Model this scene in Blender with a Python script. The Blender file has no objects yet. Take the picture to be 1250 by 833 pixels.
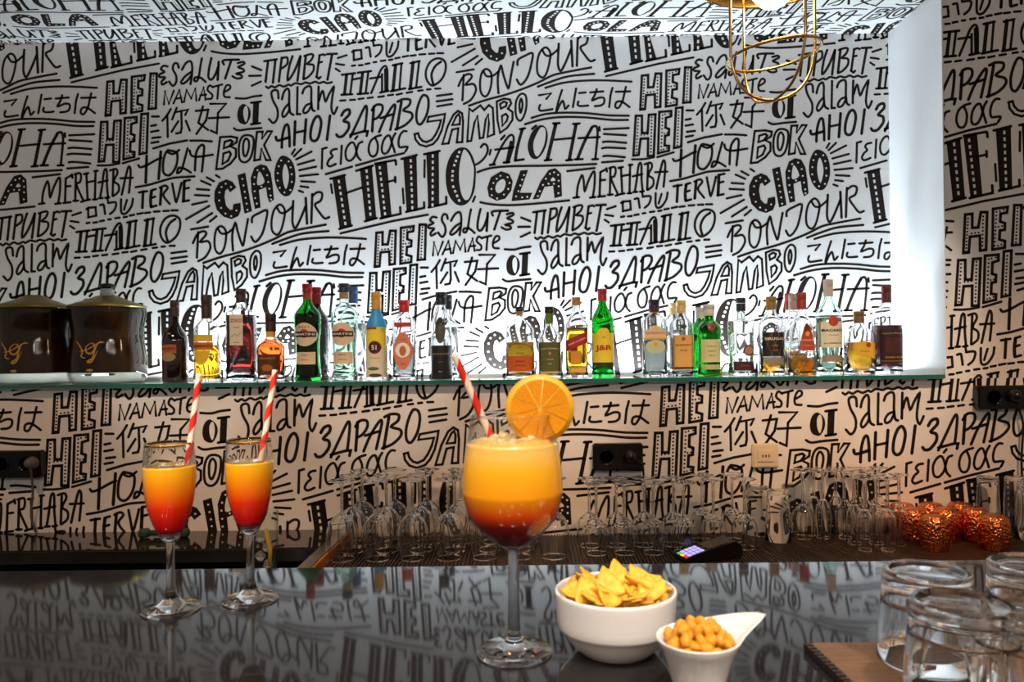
import bpy, bmesh, math, random
from mathutils import Vector, Matrix
from mathutils.geometry import tessellate_polygon
random.seed(7)
PI = math.pi
SC = bpy.context.scene
COL = SC.collection

# ------------------------------------------------------------------ camera
F = 925.0
EYE = Vector((0, 0, 1.36))
CX, CY = 648.0, 430.0
def vpx(px, py): return Vector(((px-CX)/F, (CY-py)/F, -1.0))
_ey = Vector((0, 0, -1))
_ex = Vector((math.cos(.0115), math.sin(.0115), 0)); _ex = (_ex-_ex.dot(_ey)*_ey).normalized()
_ez = _ex.cross(_ey)
def ray(px, py):
    v = vpx(px, py); return Vector((v.dot(_ex), v.dot(_ey), v.dot(_ez)))
def onY(px, py, Y):
    r = ray(px, py); return EYE + r*(Y/r.y)
def onZ(px, py, Z):
    r = ray(px, py); return EYE + r*((Z-EYE.z)/r.z)
cd = bpy.data.cameras.new('camera'); cam = bpy.data.objects.new('camera', cd); COL.objects.link(cam)
cd.sensor_width = 36; cd.lens = 36*F/1250; cd.clip_start = .02
cd.shift_x = (625-CX)/1250; cd.shift_y = (CY-416.5)/1250
Mx = Matrix((_ex, _ey, _ez))            # rows: world axes in camera space -> columns of world rotation
cam.matrix_world = Matrix.Translation(EYE) @ Mx.to_4x4()
cd.dof.use_dof = True; cd.dof.focus_distance = 1.6; cd.dof.aperture_fstop = 11
SC.camera = cam
# ------------------------------------------------------------------ world, exposure, lamps
SC.view_settings.view_transform = 'Standard'; SC.view_settings.look = 'None'
SC.view_settings.exposure = 0.0; SC.view_settings.gamma = 1
SC.cycles.max_bounces = 28; SC.cycles.transmission_bounces = 28; SC.cycles.glossy_bounces = 8
SC.cycles.diffuse_bounces = 4; SC.cycles.transparent_max_bounces = 16
SC.cycles.sample_clamp_indirect = 6; SC.cycles.use_denoising = True
W = bpy.data.worlds.new('world'); SC.world = W; W.use_nodes = True
W.node_tree.nodes['Background'].inputs[0].default_value = (1, .8, .64, 1)
W.node_tree.nodes['Background'].inputs[1].default_value = .24
def area(name, loc, aim, size, power, color, sy=None):
    l = bpy.data.lights.new(name, 'AREA'); l.energy = power; l.color = color
    l.shape = 'RECTANGLE' if sy else 'DISK'; l.size = size
    if sy: l.size_y = sy
    o = bpy.data.objects.new(name, l); COL.objects.link(o); o.location = loc
    o.rotation_euler = (Vector(aim)-Vector(loc)).to_track_quat('-Z', 'Y').to_euler(); return o
WARM = (1, .52, .23)
def spot(name, loc, aim, power, cone, color=WARM, size=.04, blend=.6):
    l = bpy.data.lights.new(name, 'SPOT'); l.energy = power; l.color = color; l.spot_size = math.radians(cone); l.spot_blend = blend
    l.shadow_soft_size = size
    o = bpy.data.objects.new(name, l); COL.objects.link(o); o.location = loc
    o.rotation_euler = (Vector(aim)-Vector(loc)).to_track_quat('-Z', 'Y').to_euler(); return o
for x, pw in ((-1.35, 46), (-.45, 58), (.45, 86), (1.3, 80)):
    spot('ceiling_spot', (x, .95, 2.7), (x, 1.75, .83), pw, 52)
for x in (-.75, 0, .75):
    spot('counter_spot', (x, -.2, 2.7), (x*.8, .62, 1.1), 98, 46, (1, .88, .77))
for x in (-1.0, -.45, .1, .65, 1.05):
    spot('shelf_spot', (x, .95, 2.7), (x, 2.27, 1.385), 58, 19, (1, .82, .64), blend=.5)
for k in range(9):
    x = -1.0+.25*k; area('room_lamp', (x, -.9-.35*(k % 3), 2.45), (x*.6, 2.3, 1.3), .07, 1.75, (1, .86, .74))
area('niche_led', (.05, 2.44, 1.29), (.05, 2.47, 2.4), 2.26, 32, (.77, .9, 1), .02)
area('niche_led', (-1.42, 2.44, 1.29), (-1.42, 2.47, 2.4), .66, 1.7, (.8, .95, .9), .02)
area('niche_lip_fill', (0, 2.2, 2.385), (0, 2.42, 1.5), 1.5, .95, (.72, .89, 1), .02)  # added fill strip at the unseen soffit edge, lights back wall and bottle fronts
# ------------------------------------------------------------------ materials
MATS = {}
def mat(name, col, rough=.5, metal=0, trans=0, ior=1.45, emit=None, es=0, coat=0, alpha=None, spec=None, sss=0):
    if name in MATS: return MATS[name]
    m = bpy.data.materials.new(name); m.use_nodes = True
    b = m.node_tree.nodes['Principled BSDF']; I = b.inputs
    I['Base Color'].default_value = (*col, 1); I['Roughness'].default_value = rough
    I['Metallic'].default_value = metal; I['Transmission Weight'].default_value = trans; I['IOR'].default_value = ior
    if emit: I['Emission Color'].default_value = (*emit, 1); I['Emission Strength'].default_value = es
    if coat: I['Coat Weight'].default_value = coat; I['Coat Roughness'].default_value = .03
    if spec is not None: I['Specular IOR Level'].default_value = spec
    if sss: I['Subsurface Weight'].default_value = sss; I['Subsurface Radius'].default_value = (.02, .01, .004)
    MATS[name] = m; return m
def srgb(*c):
    return tuple(((v/255)/12.92 if v/255 <= .04045 else ((v/255+.055)/1.055)**2.4) for v in c)
def noisy(m, c1, c2, scale=20, bump=0, det=4, stretch=None):
    """procedural variation of the base colour (and fine relief)"""
    nt = m.node_tree; b = nt.nodes['Principled BSDF']
    tc = nt.nodes.new('ShaderNodeTexCoord'); mp = nt.nodes.new('ShaderNodeMapping')
    nt.links.new(tc.outputs['Object'], mp.inputs[0])
    if stretch: mp.inputs['Scale'].default_value = stretch
    n = nt.nodes.new('ShaderNodeTexNoise'); n.inputs['Scale'].default_value = scale; n.inputs['Detail'].default_value = det
    nt.links.new(mp.outputs[0], n.inputs['Vector'])
    r = nt.nodes.new('ShaderNodeValToRGB'); r.color_ramp.elements[0].position = .3; r.color_ramp.elements[1].position = .7
    r.color_ramp.elements[0].color = (*c1, 1); r.color_ramp.elements[1].color = (*c2, 1)
    nt.links.new(n.outputs[0], r.inputs[0]); nt.links.new(r.outputs[0], b.inputs['Base Color'])
    if bump:
        bp = nt.nodes.new('ShaderNodeBump'); bp.inputs['Strength'].default_value = bump; bp.inputs['Distance'].default_value = .002
        nt.links.new(n.outputs[0], bp.inputs['Height']); nt.links.new(bp.outputs[0], b.inputs['Normal'])
    return m
def zramp(m, stops, z0, z1, jitter=0.0):
    """colour by height inside the thing itself (a layered drink)"""
    nt = m.node_tree; b = nt.nodes['Principled BSDF']
    tc = nt.nodes.new('ShaderNodeTexCoord'); sp = nt.nodes.new('ShaderNodeSeparateXYZ')
    nt.links.new(tc.outputs['Object'], sp.inputs[0])
    mr = nt.nodes.new('ShaderNodeMapRange'); mr.inputs[1].default_value = z0; mr.inputs[2].default_value = z1
    nt.links.new(sp.outputs[2], mr.inputs[0]); src = mr.outputs[0]
    if jitter:
        n = nt.nodes.new('ShaderNodeTexNoise'); n.inputs['Scale'].default_value = 45
        nt.links.new(tc.outputs['Object'], n.inputs['Vector'])
        ma = nt.nodes.new('ShaderNodeMath'); ma.operation = 'MULTIPLY_ADD'; ma.inputs[1].default_value = jitter
        nt.links.new(n.outputs[0], ma.inputs[0]); nt.links.new(mr.outputs[0], ma.inputs[2]); src = ma.outputs[0]
    r = nt.nodes.new('ShaderNodeValToRGB'); e = r.color_ramp.elements
    for k, (p, c) in enumerate(stops):
        el = e[k] if k < 2 else e.new(p)
        el.position = p; el.color = (*c, 1)
    nt.links.new(src, r.inputs[0]); nt.links.new(r.outputs[0], b.inputs['Base Color']); return m
M_paper = noisy(mat('wallpaper', (.8, .8, .8), .45), srgb(226, 226, 226), srgb(234, 234, 234), 6)
M_ink = mat('wallpaper_ink', srgb(28, 20, 15), .55, spec=.25)
M_white = noisy(mat('white_lacquer', (.8, .8, .8), .4), srgb(228, 231, 233), srgb(235, 238, 240), 3)
M_black = noisy(mat('polished_black_stone', (.01, .01, .012), .045, ior=1.5, coat=0), (.014, .012, .012), (.02, .018, .018), 60)
M_dark = mat('black_plastic', srgb(22, 20, 20), .28)
M_glass = mat('clear_glass', (1, 1, 1), 0, trans=1, ior=1.47)
M_thin = bpy.data.materials.new('thin_clear_glass'); M_thin.use_nodes = True; MATS['thin_clear_glass'] = M_thin
_n = M_thin.node_tree; _n.nodes.remove(_n.nodes['Principled BSDF'])
_t = _n.nodes.new('ShaderNodeBsdfTransparent'); _t.inputs[0].default_value = (.97, .98, .98, 1)
_g = _n.nodes.new('ShaderNodeBsdfGlossy'); _g.inputs['Roughness'].default_value = .01
_l = _n.nodes.new('ShaderNodeLayerWeight'); _l.inputs[0].default_value = .5
_p = _n.nodes.new('ShaderNodeMath'); _p.operation = 'POWER'; _p.inputs[1].default_value = 3.5; _n.links.new(_l.outputs['Facing'], _p.inputs[0])
_f = _n.nodes.new('ShaderNodeMath'); _f.operation = 'MULTIPLY_ADD'; _f.inputs[1].default_value = .9; _f.inputs[2].default_value = .035; _n.links.new(_p.outputs[0], _f.inputs[0])
_m = _n.nodes.new('ShaderNodeMixShader')
_n.links.new(_f.outputs[0], _m.inputs[0]); _n.links.new(_t.outputs[0], _m.inputs[1]); _n.links.new(_g.outputs[0], _m.inputs[2])
_n.links.new(_m.outputs[0], _n.nodes['Material Output'].inputs[0])
M_steel = noisy(mat('brushed_steel', (.5, .5, .5), .22, 1), (.30, .29, .28), (.42, .41, .39), 30, 0, 3, (1, 12, 1))
M_brass = mat('brass', srgb(206, 172, 116), .24, 1)
M_rubber = noisy(mat('brown_rubber', (.03, .02, .015), .45), srgb(48, 36, 30), srgb(66, 50, 40), 40)
M_porc = mat('porcelain', srgb(238, 232, 226), .16, coat=.4)
M_gold = mat('gold_print', srgb(196, 150, 70), .4, .3)
M_cream = mat('cream_paper', srgb(232, 216, 186), .6)

# ------------------------------------------------------------------ mesh helpers
def me_obj(name, verts, faces, mats, parent=None, smooth=False, fm=None, loc=None):
    me = bpy.data.meshes.new(name); me.from_pydata(verts, [], faces)
    for m in (mats if isinstance(mats, (list, tuple)) else [mats]): me.materials.append(m)
    if fm: me.polygons.foreach_set('material_index', fm)
    if smooth: me.polygons.foreach_set('use_smooth', [True]*len(me.polygons))
    me.update()
    o = bpy.data.objects.new(name, me); COL.objects.link(o)
    if parent: o.parent = parent
    if loc is not None: o.location = loc
    return o
def bm_obj(name, bm, m, parent=None, smooth=False, loc=None):
    me = bpy.data.meshes.new(name); bm.to_mesh(me); bm.free()
    for q in (m if isinstance(m, (list, tuple)) else [m]): me.materials.append(q)
    if smooth: me.polygons.foreach_set('use_smooth', [True]*len(me.polygons))
    o = bpy.data.objects.new(name, me); COL.objects.link(o)
    if parent: o.parent = parent
    if loc is not None: o.location = loc
    return o
def box(name, lo, hi, m, parent=None, bev=0, loc=None, seg=2):
    bm = bmesh.new(); bmesh.ops.create_cube(bm, size=1)
    for v in bm.verts: v.co = Vector([(lo[i]+hi[i])/2 + v.co[i]*(hi[i]-lo[i]) for i in range(3)])
    if bev: bmesh.ops.bevel(bm, geom=bm.edges[:], offset=bev, segments=seg, affect='EDGES')
    return bm_obj(name, bm, m, parent, loc=loc)
def lathe_data(prof, n=32):
    """prof: (r,z) list; poles where r=0"""
    vs, fs, rings = [], [], []
    for r, z in prof:
        if r < 1e-6: rings.append([len(vs)]); vs.append((0, 0, z))
        else:
            rings.append(list(range(len(vs), len(vs)+n)))
            vs += [(r*math.cos(2*PI*k/n), r*math.sin(2*PI*k/n), z) for k in range(n)]
    for a, b in zip(rings, rings[1:]):
        if len(a) == 1 and len(b) == 1: continue
        for k in range(n):
            k2 = (k+1) % n
            if len(a) == 1: fs.append((a[0], b[k2], b[k]))
            elif len(b) == 1: fs.append((a[k], a[k2], b[0]))
            else: fs.append((a[k], a[k2], b[k2], b[k]))
    return vs, fs
def lathe(name, prof, m, parent=None, n=32, smooth=True, loc=None):
    vs, fs = lathe_data(prof, n); return me_obj(name, vs, fs, m, parent, smooth, loc=loc)
def spline(pts, closed=False, step=4):
    n = len(pts)
    if n < 3: return list(pts)
    out = []
    rng = range(n if closed else n-1)
    g = (lambda i: pts[i % n]) if closed else (lambda i: pts[max(0, min(n-1, i))])
    for i in rng:
        p0, p1, p2, p3 = g(i-1), g(i), g(i+1), g(i+2)
        for k in range(step):
            t = k/step
            out.append(tuple(.5*((2*b)+(-a+c)*t+(2*a-5*b+4*c-d)*t*t+(-a+3*b-3*c+d)*t**3) for a, b, c, d in zip(p0, p1, p2, p3)))
    if not closed: out.append(tuple(pts[-1]))
    return out
def tube(name, pts, r, m, parent=None, n=8, closed=False, loc=None):
    pts = [Vector(p) for p in pts]; vs, fs = [], []; N = len(pts); up = None
    for i, p in enumerate(pts):
        a = pts[(i-1) % N] if closed or i else p; b = pts[(i+1) % N] if closed or i < N-1 else p
        t = (b-a).normalized()
        if up is None: up = Vector((0, 0, 1)) if abs(t.z) < .9 else Vector((1, 0, 0))
        s = t.cross(up).normalized(); up = s.cross(t).normalized()
        rr = r[i] if isinstance(r, (list, tuple)) else r
        vs += [tuple(p + rr*(math.cos(2*PI*k/n)*s + math.sin(2*PI*k/n)*up)) for k in range(n)]
    for i in range(N if closed else N-1):
        j = (i+1) % N
        for k in range(n): fs.append((i*n+k, i*n+(k+1) % n, j*n+(k+1) % n, j*n+k))
    if not closed: fs.append(tuple(range(n))[::-1]); fs.append(tuple((N-1)*n+k for k in range(n)))
    return me_obj(name, vs, fs, m, parent, True, loc=loc)
def tag(o, label=None, cat=None, group=None, kind=None):
    if label: o['label'] = label
    if cat: o['category'] = cat
    if group: o['group'] = group
    if kind: o['kind'] = kind
    return o
def empty(name, loc, label, cat, group=None, rz=0):
    o = bpy.data.objects.new(name, None); COL.objects.link(o); o.location = loc; o.rotation_euler.z = rz
    o.empty_display_size = .02
    return tag(o, label, cat, group)
def copy_tree(o, parent=None):
    c = o.copy(); COL.objects.link(c)
    if parent: c.parent = parent
    for ch in list(KIDS.get(o.name, o.children)): copy_tree(ch, c)
    return c
KIDS = {}
_txt = {}
def text_polys(s, bold=0.0):
    """flat glyph geometry of a string, height ~1, centred on x"""
    if (s, bold) in _txt: return _txt[(s, bold)]
    c = bpy.data.curves.new('t', 'FONT'); c.body = s; c.align_x = 'CENTER'; c.resolution_u = 3; c.offset = bold; c.fill_mode = 'FRONT'
    o = bpy.data.objects.new('t', c); COL.objects.link(o)
    bpy.context.view_layer.update()
    dg = bpy.context.evaluated_depsgraph_get()
    me = bpy.data.meshes.new_from_object(o.evaluated_get(dg))
    vs = [tuple(v.co) for v in me.vertices]; fs = [tuple(p.vertices) for p in me.polygons]
    bpy.data.objects.remove(o); bpy.data.curves.remove(c); bpy.data.meshes.remove(me)
    _txt[(s, bold)] = (vs, fs); return vs, fs
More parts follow.
